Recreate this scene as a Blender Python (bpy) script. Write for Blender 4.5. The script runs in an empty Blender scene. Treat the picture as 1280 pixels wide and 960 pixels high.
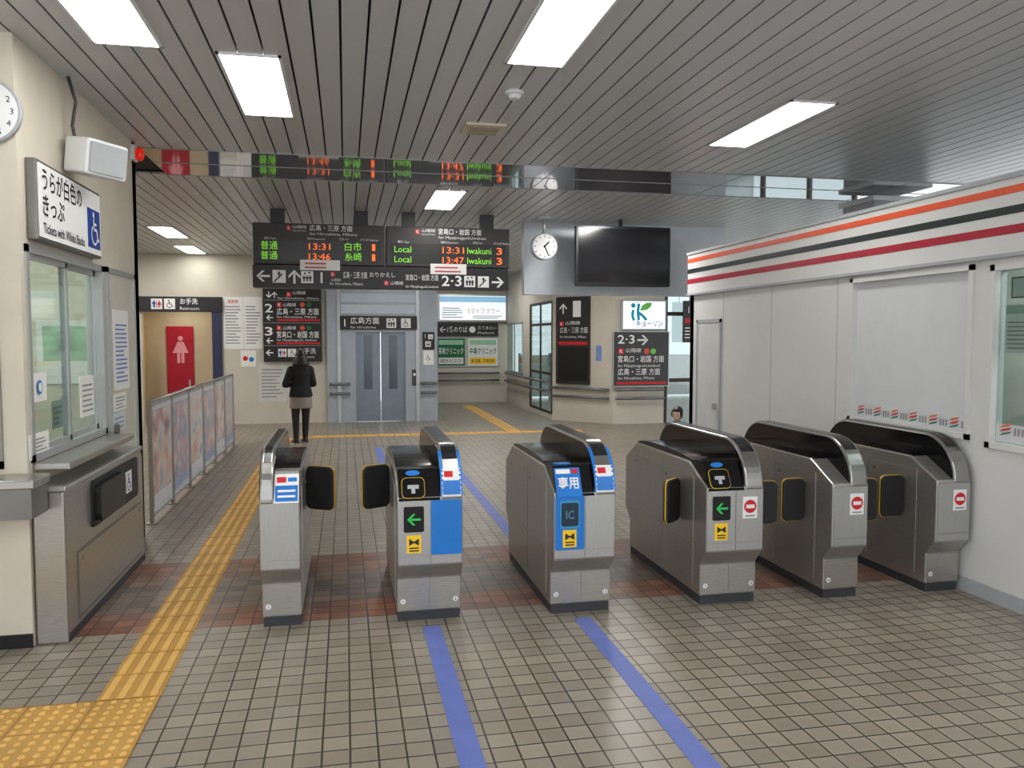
import bpy, math, random
from mathutils import Vector, Matrix
random.seed(7)
V = Vector
SC = bpy.context.scene
COL = SC.collection
# ------------------------------------------------------------------ camera
FPX = 1000.0; H = 1.8
TH = math.atan(.208); PH = math.atan(.058)
CAM = V((0, 0, H))
Fh = V((math.sin(TH), math.cos(TH), 0)); Rt = V((math.cos(TH), -math.sin(TH), 0))
FW = Fh*math.cos(PH)-V((0, 0, math.sin(PH))); UP = Fh*math.sin(PH)+V((0, 0, math.cos(PH)))
cd = bpy.data.cameras.new('camera'); cam = bpy.data.objects.new('camera', cd); COL.objects.link(cam)
cd.sensor_width = 36; cd.sensor_fit = 'HORIZONTAL'; cd.lens = FPX/1280*36; cd.clip_start = .05; cd.clip_end = 200
B = -FW
cam.matrix_world = Matrix(((Rt.x, UP.x, B.x, 0), (Rt.y, UP.y, B.y, 0), (Rt.z, UP.z, B.z, H), (0, 0, 0, 1)))
SC.camera = cam
def ray(px, py): return FW+Rt*((px-640)/FPX)+UP*((480-py)/FPX)

class Fr:
    """a plane in the place: a along R, b along U, d along the outward normal"""
    def __init__(s, O, R, U=(0, 0, 1)):
        s.O = V(O); s.R = V(R).normalized(); s.U = V(U).normalized(); s.N = s.R.cross(s.U)
    def pt(s, a, b, d=0): return s.O+s.R*a+s.U*b+s.N*d
    def px(s, x, y):
        r = ray(x, y); t = s.N.dot(s.O-CAM)/s.N.dot(r); p = CAM+r*t-s.O
        return s.R.dot(p), s.U.dot(p)
    def rect(s, x0, y0, x1, y1):
        xm, ym = (x0+x1)/2, (y0+y1)/2
        return s.px(x0, ym)[0], s.px(x1, ym)[0], s.px(xm, y1)[1], s.px(xm, y0)[1]
def FY(Y): return Fr((0, Y, 0), (1, 0, 0))
CEIL = 3.5
FLOOR = Fr((0, 0, 0), (1, 0, 0), (0, 1, 0))
CE = Fr((0, 0, CEIL), (1, 0, 0), (0, 1, 0))

# ------------------------------------------------------------------ materials
def lin(c):
    return tuple(((x/255)/12.92 if x/255 <= .04045 else ((x/255+.055)/1.055)**2.4) for x in c)
MC = {}
def M(name, col=(200, 200, 200), rough=.5, metal=0, nz=.05, ns=6., emit=0, bump=0, stretch=(1, 1, 1), spec=.5):
    if name in MC: return MC[name]
    m = bpy.data.materials.new(name); m.use_nodes = True; nt = m.node_tree; N = nt.nodes; L = nt.links
    p = N['Principled BSDF']; c = lin(col)
    p.inputs['Roughness'].default_value = rough; p.inputs['Metallic'].default_value = metal
    p.inputs['Specular IOR Level'].default_value = spec
    tc = N.new('ShaderNodeTexCoord'); mp = N.new('ShaderNodeMapping'); mp.inputs['Scale'].default_value = stretch
    no = N.new('ShaderNodeTexNoise'); no.inputs['Scale'].default_value = ns; no.inputs['Detail'].default_value = 4
    L.new(tc.outputs['Object'], mp.inputs[0]); L.new(mp.outputs[0], no.inputs['Vector'])
    cr = N.new('ShaderNodeValToRGB')
    cr.color_ramp.elements[0].position = .3; cr.color_ramp.elements[1].position = .7
    cr.color_ramp.elements[0].color = tuple(x*(1-nz) for x in c)+(1,)
    cr.color_ramp.elements[1].color = tuple(min(1, x*(1+nz)) for x in c)+(1,)
    L.new(no.outputs['Fac'], cr.inputs[0]); L.new(cr.outputs[0], p.inputs['Base Color'])
    if emit:
        L.new(cr.outputs[0], p.inputs['Emission Color']); p.inputs['Emission Strength'].default_value = emit
    if bump:
        bp = N.new('ShaderNodeBump'); bp.inputs['Strength'].default_value = bump; bp.inputs['Distance'].default_value = .004
        L.new(no.outputs['Fac'], bp.inputs['Height']); L.new(bp.outputs[0], p.inputs['Normal'])
    MC[name] = m; return m
def glass_mat(name, tint=(225, 235, 235), gloss=.12):
    if name in MC: return MC[name]
    m = bpy.data.materials.new(name); m.use_nodes = True; nt = m.node_tree; N = nt.nodes; L = nt.links
    N.remove(N['Principled BSDF']); t = N.new('ShaderNodeBsdfTransparent'); g = N.new('ShaderNodeBsdfGlossy')
    g.inputs['Roughness'].default_value = .05; t.inputs[0].default_value = lin(tint)+(1,)
    mx = N.new('ShaderNodeMixShader'); mx.inputs[0].default_value = gloss
    L.new(t.outputs[0], mx.inputs[1]); L.new(g.outputs[0], mx.inputs[2]); L.new(mx.outputs[0], N['Material Output'].inputs[0])
    MC[name] = m; return m
def poster_mat(name, cols, scale=3.):
    m = bpy.data.materials.new(name); m.use_nodes = True; nt = m.node_tree; N = nt.nodes; L = nt.links
    p = N['Principled BSDF']; p.inputs['Roughness'].default_value = .2
    tc = N.new('ShaderNodeTexCoord'); no = N.new('ShaderNodeTexNoise'); no.inputs['Scale'].default_value = scale; no.inputs['Detail'].default_value = 3
    L.new(tc.outputs['Object'], no.inputs['Vector']); cr = N.new('ShaderNodeValToRGB')
    e = cr.color_ramp.elements
    while len(e) < len(cols): e.new(.5)
    for i, c in enumerate(cols):
        e[i].position = .3+.4*i/(len(cols)-1); c = tuple(q*.62+190*.38 for q in c); e[i].color = lin(c)+(1,)
    L.new(no.outputs['Fac'], cr.inputs[0]); L.new(cr.outputs[0], p.inputs['Base Color']); return m

steel = M('brushed steel', (176, 173, 168), .3, .75, .09, 5, stretch=(3, 3, 40))
silver = M('silver panel', (178, 178, 176), .3, .6, .05, 5, stretch=(30, 3, 3))
finsteel = M('fin steel', (160, 159, 156), .28, .8, .06, 5)
dsteel = M('dark steel', (130, 129, 125), .34, .72, .1, 5)
alu = M('aluminium', (190, 192, 192), .35, .6)
railm = M('rail steel', (124, 126, 128), .35, .5)
black = M('black plastic', (22, 22, 24), .35)
gblack = M('gloss black', (14, 14, 16), .16)
rubber = M('black rubber', (30, 30, 32), .5)
plinth = M('plinth dark', (58, 60, 64), .5)
yellow = M('yellow edge', (215, 174, 56), .4)
ybright = M('yellow sticker', (250, 205, 40), .5)
white = M('white paint', (226, 227, 228), .4, nz=.02)
paper = M('paper white', (232, 232, 228), .7, nz=.02)
signwhite = M('sign white', (236, 236, 236), .5, nz=.01)
signblack = M('sign black', (38, 36, 37), .4, nz=.04)
blue = M('gate blue', (30, 122, 205), .35)
dblue = M('deep blue', (28, 70, 160), .35)
red = M('sign red', (205, 32, 40), .45)
cream = M('cream wall', (208, 201, 185), .7, nz=.05, ns=3, bump=.1)
creamfar = M('cream wall far', (202, 196, 182), .7, nz=.05, ns=2)
boothwhite = M('booth white', (213, 213, 211), .35, nz=.02, ns=2)
grey = M('mid grey', (125, 126, 128), .5)
lgrey = M('light grey', (170, 174, 177), .45)
dgrey = M('dark grey', (70, 71, 73), .5)
orange = M('stripe orange', (222, 88, 48), .4)
sred = M('stripe red', (172, 36, 60), .4)
sblack = M('stripe black', (34, 46, 46), .4)
ledgreen = M('led green', (130, 205, 60), .5, emit=.75)
ledred = M('led orange', (255, 110, 45), .5, emit=1.0)
arrowgreen = M('arrow green', (40, 170, 80), .5, emit=.4)
green = M('sign green', (20, 110, 70), .5)
lampwhite = M('diffuser', (255, 253, 248), .5, nz=.02, emit=14)
lightbox = M('light box face', (235, 245, 248), .5, nz=.02, emit=.8)
elev = M('lift cladding', (168, 175, 184), .4, .2)
elevd = M('lift door', (130, 139, 152), .35, .4)
glass = glass_mat('window glass')
mirror = M('polished ceiling metal', (188, 189, 192), .05, .82, .02)
slat = M('ceiling slat', (200, 202, 204), .34, .15, .04, 2, stretch=(1, .1, 1))
gap = M('ceiling gap', (48, 48, 49), .8)
brown = M('window brown', (62, 52, 46), .5)
tactb = M('tactile ground shade', (196, 152, 78), .6, nz=.12, ns=5)  # darker yellow paints in the shading between the raised bars and dots
tact = M('tactile yellow', (226, 184, 106), .5, nz=.10, ns=5)  # lighter copy of the yellow for the raised tops
stripeb = M('floor blue', (106, 122, 190), .5, nz=.06)
skin = M('skin', (216, 184, 164), .55)
hairm = M('hair', (26, 22, 20), .45, nz=.2, ns=40)
navy = M('navy cloth', (34, 38, 58), .8)
blackcloth = M('black cloth', (20, 20, 22), .8)
skirtm = M('grey skirt cloth', (140, 132, 124), .8)
warm = M('restroom wall', (204, 192, 166), .6)
warmy = M('restroom side wall', (222, 190, 128), .6)
pink = M('pink mark', (235, 165, 180), .5)
inkgrey = M('ink grey', (150, 150, 152), .7)
inkdark = M('ink dark', (45, 45, 50), .7)

# ------------------------------------------------------------------ mesh builder
TG = {}
def tgeo(body, bold):
    k = (body, bold)
    if k in TG: return TG[k]
    cu = bpy.data.curves.new('t', 'FONT'); cu.body = body; cu.size = 1; cu.offset = bold; cu.resolution_u = 2
    ob = bpy.data.objects.new('t', cu); me = bpy.data.meshes.new_from_object(ob)
    vs = [(v.co.x, v.co.y) for v in me.vertices]; fs = [tuple(p.vertices) for p in me.polygons]
    bpy.data.objects.remove(ob); bpy.data.curves.remove(cu); bpy.data.meshes.remove(me)
    TG[k] = (vs, fs); return TG[k]
def rrect(a0, a1, b0, b1, r, n=4):
    o = []
    for cx, cy, t0 in ((a1-r, b0+r, -90), (a1-r, b1-r, 0), (a0+r, b1-r, 90), (a0+r, b0+r, 180)):
        for i in range(n+1):
            t = math.radians(t0+90*i/n); o.append((cx+r*math.cos(t), cy+r*math.sin(t)))
    return o
def circ(a, b, r, n=20, rb=None):
    return [(a+r*math.cos(2*math.pi*i/n), b+(rb or r)*math.sin(2*math.pi*i/n)) for i in range(n)]
ORG = {}
class MB:
    def __init__(s): s.v = []; s.f = []; s.mi = []; s.mats = []; s.sm = []
    def slot(s, m):
        if m not in s.mats: s.mats.append(m)
        return s.mats.index(m)
    def add(s, vs, fs, mat, smooth=False):
        o = len(s.v); s.v += [V(x) for x in vs]; k = s.slot(mat)
        for f in fs: s.f.append(tuple(i+o for i in f)); s.mi.append(k); s.sm.append(smooth)
    def box(s, x0, x1, y0, y1, z0, z1, mat):
        x0, x1 = min(x0, x1), max(x0, x1); y0, y1 = min(y0, y1), max(y0, y1); z0, z1 = min(z0, z1), max(z0, z1)
        s.add([(x0, y0, z0), (x1, y0, z0), (x1, y1, z0), (x0, y1, z0), (x0, y0, z1), (x1, y0, z1), (x1, y1, z1), (x0, y1, z1)],
              [(3, 2, 1, 0), (4, 5, 6, 7), (0, 1, 5, 4), (1, 2, 6, 5), (2, 3, 7, 6), (3, 0, 4, 7)], mat)
    def fbox(s, fr, a0, a1, b0, b1, d0, d1, mat):
        a0, a1 = min(a0, a1), max(a0, a1); b0, b1 = min(b0, b1), max(b0, b1)
        s.prism(fr, [(a0, b0), (a1, b0), (a1, b1), (a0, b1)], d0, d1, mat)
    def prism(s, fr, poly, d0, d1, mat, smooth=False):
        n = len(poly); d0, d1 = min(d0, d1), max(d0, d1)
        vs = [fr.pt(a, b, d0) for a, b in poly]+[fr.pt(a, b, d1) for a, b in poly]
        s.add(vs, [tuple(range(n-1, -1, -1)), tuple(range(n, 2*n))]+[(i, (i+1) % n, n+(i+1) % n, n+i) for i in range(n)], mat, smooth)
    def poly(s, fr, pts, mat, d=.004): s.add([fr.pt(a, b, d) for a, b in pts], [tuple(range(len(pts)))], mat)
    def stroke(s, fr, pts, w, mat, d=.004):
        for (a, b), (c, e) in zip(pts, pts[1:]):
            l = math.hypot(c-a, e-b) or 1; nx, ny = -(e-b)/l*w/2, (c-a)/l*w/2
            s.poly(fr, [(a-nx, b-ny), (c-nx, e-ny), (c+nx, e+ny), (a+nx, b+ny)], mat, d)
    def loft(s, rings, mat, smooth=True):
        n = len(rings[0]); vs = [p for r in rings for p in r]; fs = []
        for k in range(len(rings)-1):
            for i in range(n): fs.append((k*n+i, k*n+(i+1) % n, (k+1)*n+(i+1) % n, (k+1)*n+i))
        s.add(vs, fs, mat, smooth)
        o = len(s.v)-len(vs); k = s.slot(mat)
        s.f.append(tuple(o+i for i in range(n-1, -1, -1))); s.f.append(tuple(o+(len(rings)-1)*n+i for i in range(n)))
        s.mi += [k, k]; s.sm += [False, False]
    def tube(s, pts, r, mat, n=10):
        pts = [V(p) for p in pts]; rs = r if isinstance(r, (list, tuple)) else [r]*len(pts); rings = []; px = None
        for i, p in enumerate(pts):
            d = (pts[min(i+1, len(pts)-1)]-pts[max(i-1, 0)]).normalized()
            if px is None: px = d.orthogonal().normalized()
            x = (px-d*px.dot(d)).normalized(); y = d.cross(x); px = x
            rings.append([p+(x*math.cos(2*math.pi*k/n)+y*math.sin(2*math.pi*k/n))*rs[i] for k in range(n)])
        s.loft(rings, mat)
    def ball(s, c, r, mat, n=14, m=8):
        if not isinstance(r, (tuple, list)): r = (r, r, r)
        c = V(c); vs = [c+V((0, 0, -r[2]))]; fs = []
        for j in range(1, m):
            t = -math.pi/2+math.pi*j/m
            for i in range(n):
                a = 2*math.pi*i/n; vs.append(c+V((r[0]*math.cos(t)*math.cos(a), r[1]*math.cos(t)*math.sin(a), r[2]*math.sin(t))))
        vs.append(c+V((0, 0, r[2])))
        for i in range(n):
            fs.append((0, 1+(i+1) % n, 1+i)); fs.append((len(vs)-1, 1+(m-2)*n+i, 1+(m-2)*n+(i+1) % n))
            for j in range(m-2): fs.append((1+j*n+i, 1+j*n+(i+1) % n, 1+(j+1)*n+(i+1) % n, 1+(j+1)*n+i))
        s.add(vs, fs, mat, True)
    def text(s, fr, body, a, b, size, mat, d=.004, w=None, al='l', bold=0):
        vs, fs = tgeo(body, bold)
        if not vs: return
        x0 = min(v[0] for v in vs); x1 = max(v[0] for v in vs); W = (x1-x0)*size
        k = 1 if w is None else w/W
        W *= k; off = {'l': 0, 'c': -W/2, 'r': -W}[al]
        s.add([fr.pt(a+off+(x-x0)*size*k, b+(y-.35)*size, d) for x, y in vs], fs, mat)
    def xf(s, m): s.v = [m @ p for p in s.v]; return s
    def build(s, name, parent=None, bevel=0, origin=None, label=None):
        if parent is not None: o = ORG[parent.name]
        elif origin is not None: o = V(origin)
        else:
            o = V(((min(p.x for p in s.v)+max(p.x for p in s.v))/2, (min(p.y for p in s.v)+max(p.y for p in s.v))/2, min(p.z for p in s.v)))
        me = bpy.data.meshes.new(name); me.from_pydata([tuple(p-o) for p in s.v], [], s.f)
        for m in s.mats: me.materials.append(m)
        me.polygons.foreach_set('material_index', s.mi); me.polygons.foreach_set('use_smooth', s.sm); me.update()
        ob = bpy.data.objects.new(name, me); COL.objects.link(ob)
        if parent is not None: ob.parent = parent
        else: ob.location = o
        ORG[ob.name] = o
        if bevel:
            bv = ob.modifiers.new('bevel', 'BEVEL'); bv.width = bevel; bv.segments = 2; bv.limit_method = 'ANGLE'; bv.angle_limit = math.radians(40)
        if label: ob['label'] = label
        return ob
def tag(o, label, cat, group=None):
    o['label'] = label; o['category'] = cat
    if group: o['group'] = group
    return o
def thing(name, loc, label, cat, group=None):
    e = bpy.data.objects.new(name, None); COL.objects.link(e); e.location = loc; e.empty_display_size = .1
    ORG[e.name] = V(loc); return tag(e, label, cat, group)
def struct(mb, name, bevel=0):
    o = mb.build(name, origin=(0, 0, 0), bevel=bevel); o['kind'] = 'structure'; return o
def T(mb, fr, body, x, y, h, mat, al='l', w=None, d=.004, bold=0):
    a, b = fr.px(x, y); s = abs(fr.px(x, y-10)[1]-b)/10; sx = abs(fr.px(x+10, y)[0]-a)/10
    mb.text(fr, body, a, b, h*s, mat, d, None if w is None else w*sx, al, bold)
def PB(mb, fr, x0, y0, x1, y1, d0, d1, mat): mb.fbox(fr, *fr.rect(x0, y0, x1, y1), d0, d1, mat)
def scale_at(fr, x, y): return abs(fr.px(x, y-10)[1]-fr.px(x, y)[1])/10
# icons --------------------------------------------------------------
def arrow(mb, fr, a, b, s, deg, mat, d=.004):
    t = math.radians(deg); c, n = math.cos(t), math.sin(t)
    def R(x, y): return (a+(x*c-y*n)*s, b+(x*n+y*c)*s)
    mb.poly(fr, [R(-.5, -.08), (R(.3, -.08)), R(.3, .08), R(-.5, .08)], mat, d)
    mb.poly(fr, [R(.5, 0), R(.08, .42), R(-.12, .42), R(.2, .08), R(.2, -.08), R(-.12, -.42), R(.08, -.42)], mat, d)
def wheelchair(mb, fr, a, b, s, mat, d=.004):
    P = lambda pts: [(a+x*s, b+y*s) for x, y in pts]
    mb.poly(fr, circ(a-.08*s, b+.4*s, .085*s, 12), mat, d)
    mb.stroke(fr, P([(-.08, .3), (-.05, -.02), (.2, -.02), (.3, -.32), (.42, -.3)]), .085*s, mat, d)
    mb.stroke(fr, P([(-.06, .14), (.18, .14)]), .07*s, mat, d)
    mb.stroke(fr, P([(-.02+.27*math.cos(math.radians(q)), -.18+.27*math.sin(math.radians(q))) for q in range(120, 345, 20)]), .07*s, mat, d)
def figure(mb, fr, a, b, s, mat, d=.004, skirt=False):
    P = lambda pts: [(a+x*s, b+y*s) for x, y in pts]
    mb.poly(fr, circ(a, b+.4*s, .09*s, 12), mat, d)
    if skirt:
        mb.poly(fr, P([(-.1, .28), (-.27, -.12), (.27, -.12), (.1, .28)]), mat, d)
        mb.poly(fr, P([(-.12, -.12), (-.12, -.48), (-.02, -.48), (-.02, -.12)]), mat, d); mb.poly(fr, P([(.02, -.12), (.02, -.48), (.12, -.48), (.12, -.12)]), mat, d)
    else:
        mb.poly(fr, P([(-.2, .28), (-.2, -.05), (-.11, -.05), (-.11, -.48), (.11, -.48), (.11, -.05), (.2, -.05), (.2, .28)]), mat, d)
def icon(mb, fr, kind, x, y, hpx, d=.004, bg=None, fg=None):
    a, b = fr.px(x, y); s = hpx*scale_at(fr, x, y); bg = bg or signwhite; fg = fg or signblack
    mb.fbox(fr, a-s/2, a+s/2, b-s/2, b+s/2, 0, d, bg); e = d+.003
    if kind == 'lift':
        for q in (-.25, 0, .25): figure(mb, fr, a+q*s, b-.1*s, s*.55, fg, e)
        mb.poly(fr, [(a-.3*s, b+.25*s), (a-.05*s, b+.25*s), (a-.175*s, b+.43*s)], fg, e); mb.poly(fr, [(a+.3*s, b+.43*s), (a+.05*s, b+.43*s), (a+.175*s, b+.25*s)], fg, e)
    elif kind == 'chair': wheelchair(mb, fr, a, b, s*.8, fg, e)
    elif kind == 'wc':
        figure(mb, fr, a-.24*s, b, s*.75, dblue, e); figure(mb, fr, a+.24*s, b, s*.75, red, e, True)
        mb.stroke(fr, [(a, b-.4*s), (a, b+.4*s)], .05*s, fg, e)
    elif kind == 'stairs':
        mb.stroke(fr, [(a+(-.42+.14*(i//2+i % 2))*s, b+(-.4+.14*(i//2))*s) for i in range(10)], .08*s, fg, e); figure(mb, fr, a+.0*s, b+.18*s, s*.5, fg, e)
    elif kind == 'R':
        mb.text(fr, 'R', a, b, s*.95, fg, e, None, 'c')
def lines(mb, fr, x0, y0, x1, y1, n, mat, d=.004, fill=.35):
    r = fr.rect(x0, y0, x1, y1)
    for i in range(n):
        b = r[3]-(r[3]-r[2])*(i+.5)/n; t = (r[3]-r[2])/n*fill
        e = r[1]-(r[1]-r[0])*random.choice((0, .05, .15, .3))
        mb.poly(fr, [(r[0], b-t/2), (e, b-t/2), (e, b+t/2), (r[0], b+t/2)], mat, d)

# ------------------------------------------------------------------ setting: floor
TS_ = .12
def floor_mat():
    m = bpy.data.materials.new('floor tiles'); m.use_nodes = True; nt = m.node_tree; N = nt.nodes; L = nt.links
    p = N['Principled BSDF']; tc = N.new('ShaderNodeTexCoord')
    br = N.new('ShaderNodeTexBrick'); br.offset = 0; br.squash = 1
    for k, v in (('Scale', 1), ('Mortar Size', .0045), ('Mortar Smooth', .1), ('Bias', 0), ('Brick Width', TS_), ('Row Height', TS_)): br.inputs[k].default_value = v
    br.inputs['Color1'].default_value = (0, 0, 0, 1); br.inputs['Color2'].default_value = (1, 1, 1, 1); br.inputs['Mortar'].default_value = (.5, .5, .5, 1)
    L.new(tc.outputs['Object'], br.inputs['Vector'])
    def ramp(c0, c1):
        r = N.new('ShaderNodeValToRGB'); r.color_ramp.elements[0].color = lin(c0)+(1,); r.color_ramp.elements[1].color = lin(c1)+(1,)
        L.new(br.outputs['Color'], r.inputs[0]); return r.outputs[0]
    base = ramp((141, 132, 119), (157, 148, 134)); brn = ramp((116, 70, 52), (156, 102, 76)); drk = ramp((94, 86, 78), (134, 112, 98))
    sx = N.new('ShaderNodeSeparateXYZ'); L.new(tc.outputs['Object'], sx.inputs[0])
    def math_(op, a, b):
        q = N.new('ShaderNodeMath'); q.operation = op
        for i, x in enumerate((a, b)):
            if isinstance(x, (int, float)): q.inputs[i].default_value = x
            else: L.new(x, q.inputs[i])
        return q.outputs[0]
    def inr(o, a, b): return math_('MULTIPLY', math_('GREATER_THAN', o, a), math_('LESS_THAN', o, b))
    def mix(f, a, b):
        q = N.new('ShaderNodeMix'); q.data_type = 'RGBA'; L.new(f, q.inputs[0]); L.new(a, q.inputs[6]); L.new(b, q.inputs[7]); return q.outputs[2]
    def g(n): return n*TS_
    xin = inr(sx.outputs['X'], g(-14), g(36))
    no2 = N.new('ShaderNodeTexNoise'); no2.inputs['Scale'].default_value = 2.6; L.new(tc.outputs['Object'], no2.inputs['Vector'])
    mr2 = N.new('ShaderNodeMapRange'); mr2.inputs['From Min'].default_value = .38; mr2.inputs['From Max'].default_value = .62; mr2.inputs['To Min'].default_value = .5; L.new(no2.outputs['Fac'], mr2.inputs[0])
    c = mix(math_('MULTIPLY', xin, inr(sx.outputs['Y'], g(43), g(56))), base, drk)
    c = mix(math_('MULTIPLY', mr2.outputs[0], math_('MULTIPLY', xin, math_('ADD', inr(sx.outputs['Y'], g(43), g(46)), inr(sx.outputs['Y'], g(52), g(56))))), c, brn)
    no = N.new('ShaderNodeTexNoise'); no.inputs['Scale'].default_value = 1.3; no.inputs['Detail'].default_value = 5; L.new(tc.outputs['Object'], no.inputs['Vector'])
    mr = N.new('ShaderNodeMapRange'); mr.inputs['To Min'].default_value = .85; mr.inputs['To Max'].default_value = 1.1; L.new(no.outputs['Fac'], mr.inputs[0])
    vm = N.new('ShaderNodeVectorMath'); vm.operation = 'SCALE'; L.new(c, vm.inputs[0]); L.new(mr.outputs[0], vm.inputs['Scale'])
    gm = N.new('ShaderNodeRGB'); gm.outputs[0].default_value = lin((64, 57, 51))+(1,)
    c = mix(br.outputs['Fac'], vm.outputs[0], gm.outputs[0]); L.new(c, p.inputs['Base Color'])
    p.inputs['Roughness'].default_value = .34
    bp = N.new('ShaderNodeBump'); bp.invert = True; bp.inputs['Strength'].default_value = .5; bp.inputs['Distance'].default_value = .002
    L.new(br.outputs['Fac'], bp.inputs['Height']); L.new(bp.outputs[0], p.inputs['Normal']); return m
mb = MB(); mb.box(-9, 13, -3, 23, -.12, 0, floor_mat()); struct(mb, 'floor')

# ceiling of long metal slats with a polished strip across
S0, S1 = 7.79, 9.0
mb = MB(); x = -9.0
while x < 10.5:
    for y0, y1 in ((-2.5, S0), (S1, 22.1 if x < 4.4 else 16.1)): mb.box(x, x+.136, y0, y1, CEIL, CEIL+.02, slat)
    x += .15
mb.box(-9, 10.5, -2.5, 16.1, CEIL+.035, CEIL+.1, gap); mb.box(-9, 4.6, 16.1, 22.1, CEIL+.035, CEIL+.1, gap)
struct(mb, 'ceiling')
mb = MB(); mb.box(-1.8, 10, S0, S1, CEIL-.004, CEIL+.03, mirror)
for y in (S0, (S0+S1)/2, S1): mb.box(-1.8, 10, y-.006, y+.006, CEIL-.008, CEIL-.004, lgrey)
for k in range(6): mb.box(.1+k*2-.004, .1+k*2+.004, S0, S1, CEIL-.006, CEIL-.004, lgrey)
struct(mb, 'trim_1')

# ------------------------------------------------------------------ left: ticket office
LX = -1.8; OFY = 5.04
FL = Fr((LX, 0, 0), (0, 1, 0)); FO = FY(OFY)
mb = MB()
for y0, y1, z0, z1 in ((OFY, 7.7, 0, 1.07), (OFY, 7.7, 2.34, CEIL), (6.6, 7.7, 1.07, 2.34)): mb.box(LX-.12, LX, y0, y1, z0, z1, cream)
mb.box(LX-.12, LX, OFY, 5.1, 1.07, 2.34, cream)
mb.box(-6.5, LX, 7.58, 7.7, 0, CEIL, cream)
struct(mb, 'wall_left')
mb = MB()
mb.box(-5, LX-.12, OFY, OFY+.12, 0, 1.05, cream); mb.box(-5, LX-.12, OFY, OFY+.12, 2.35, CEIL, cream); mb.box(-5, -3.0, OFY, OFY+.12, 1.05, 2.35, cream)
struct(mb, 'wall_front')
mb = MB(); mb.box(-5, LX, OFY-.012, OFY, 0, .08, black); struct(mb, 'baseboard_left')
mb = MB(); mb.box(-4.6, -4.5, OFY+.12, 7.58, 0, CEIL, M('office wall', (222, 225, 220), .7)); struct(mb, 'wall_office')
def window(name, fr, a0, a1, b0, b1, split, mat):
    mb = MB(); t = .045
    for r in ((a0, a1, b0, b0+t), (a0, a1, b1-t, b1), (a0, a0+t, b0, b1), (a1-t, a1, b0, b1)): mb.fbox(fr, *r, -.09, .012, mat)
    w = struct(mb, name)
    xs = [a0+t]+split+[a1-t]
    for i in range(len(xs)-1):
        m2 = MB(); d0 = -.035-.03*(i % 2); s = .035
        for r in ((xs[i], xs[i+1], b0+t, b0+t+s), (xs[i], xs[i+1], b1-t-s, b1-t), (xs[i], xs[i]+s, b0+t, b1-t), (xs[i+1]-s, xs[i+1], b0+t, b1-t)): m2.fbox(fr, *r, d0, d0+.025, mat)
        so = m2.build('sash', w)
        m3 = MB(); m3.fbox(fr, xs[i]+s, xs[i+1]-s, b0+t+s, b1-t-s, d0+.01, d0+.015, glass_mat('office glass', (228, 236, 234), .2)); m3.build('pane', so)
    return w
window('window_1', FL, 5.1, 6.6, 1.07, 2.34, [5.86], alu)
window('window_2', FO, -3.0, -1.92, 1.05, 2.35, [-2.4], dsteel)
# door in the office side wall
mb = MB(); mb.fbox(FL, 6.68, 7.42, .03, 2.3, 0, .018, M('office door', (200, 196, 184), .5))
for r in ((6.64, 6.68, 0, 2.34), (7.42, 7.46, 0, 2.34), (6.64, 7.46, 2.3, 2.34)): mb.fbox(FL, *r, 0, .03, alu)
d1 = struct(mb, 'door_1'); m2 = MB(); m2.fbox(FL, 6.72, 6.75, .98, 1.12, .018, .06, dsteel); m2.build('handle', d1)
# ledges
e = thing('counter_ledge', (-2.3, 4.9, 0), 'stainless steel counter ledge below the ticket office front window', 'counter')
m2 = MB(); m2.box(-3.2, -1.68, 4.78, OFY-.001, .97, 1.02, steel); m2.build('top', e, bevel=.008)
m2 = MB(); m2.box(-3.2, -1.70, 4.80, OFY-.001, .80, .97, dsteel); m2.build('apron', e)
mb = MB(); mb.box(LX+.001, LX+.2, 5.12, 6.6, 1.02, 1.065, steel); tag(mb.build('window_ledge', bevel=.008), 'narrow stainless ledge under the sliding office windows', 'ledge')
# low steel cabinet (side of the wide lane)
CX = -1.62; FC = Fr((CX, 0, 0), (0, 1, 0))
e = thing('lane_cabinet', (-1.7, 6, 0), 'long brushed steel lane cabinet against the ticket office wall with wheelchair sticker', 'cabinet')
m2 = MB(); m2.prism(FC, [(5.06, 0), (6.9, 0), (6.9, .86), (6.84, .90), (5.06, .90)], -.17, 0, steel)
m2.build('body', e, bevel=.01)
m2 = MB(); m2.box(LX+.005, CX+.015, 5.05, 6.86, .90, .935, silver); m2.build('top_cap', e, bevel=.01)
m2 = MB(); m2.fbox(FC, 5.25, 6.8, .08, .50, 0, .006, dsteel); m2.fbox(FC, 5.27, 6.78, .10, .48, .006, .009, steel)
for q in (5.33, 6.72):
    m2.prism(FC, circ(q, .44, .012, 10), .009, .013, dsteel)
m2.build('side_panel', e)
m2 = MB(); m2.fbox(FC, 5.08, 6.9, .0, .05, .0, .004, plinth); m2.build('kick_plate', e)
m2 = MB(); m2.prism(FC, rrect(5.55, 6.7, .57, .87, .04), 0, .012, rubber); m2.prism(FC, rrect(5.6, 6.2, .60, .84, .05), .012, .05, black); fl = m2.build('flap', e)
m2 = MB(); m2.fbox(FC, 6.32, 6.5, .64, .8, .012, .016, signwhite); wheelchair(m2, FC, 6.41, .72, .14, dblue, .019); m2.build('sticker', e, label='white wheelchair sticker')
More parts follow.
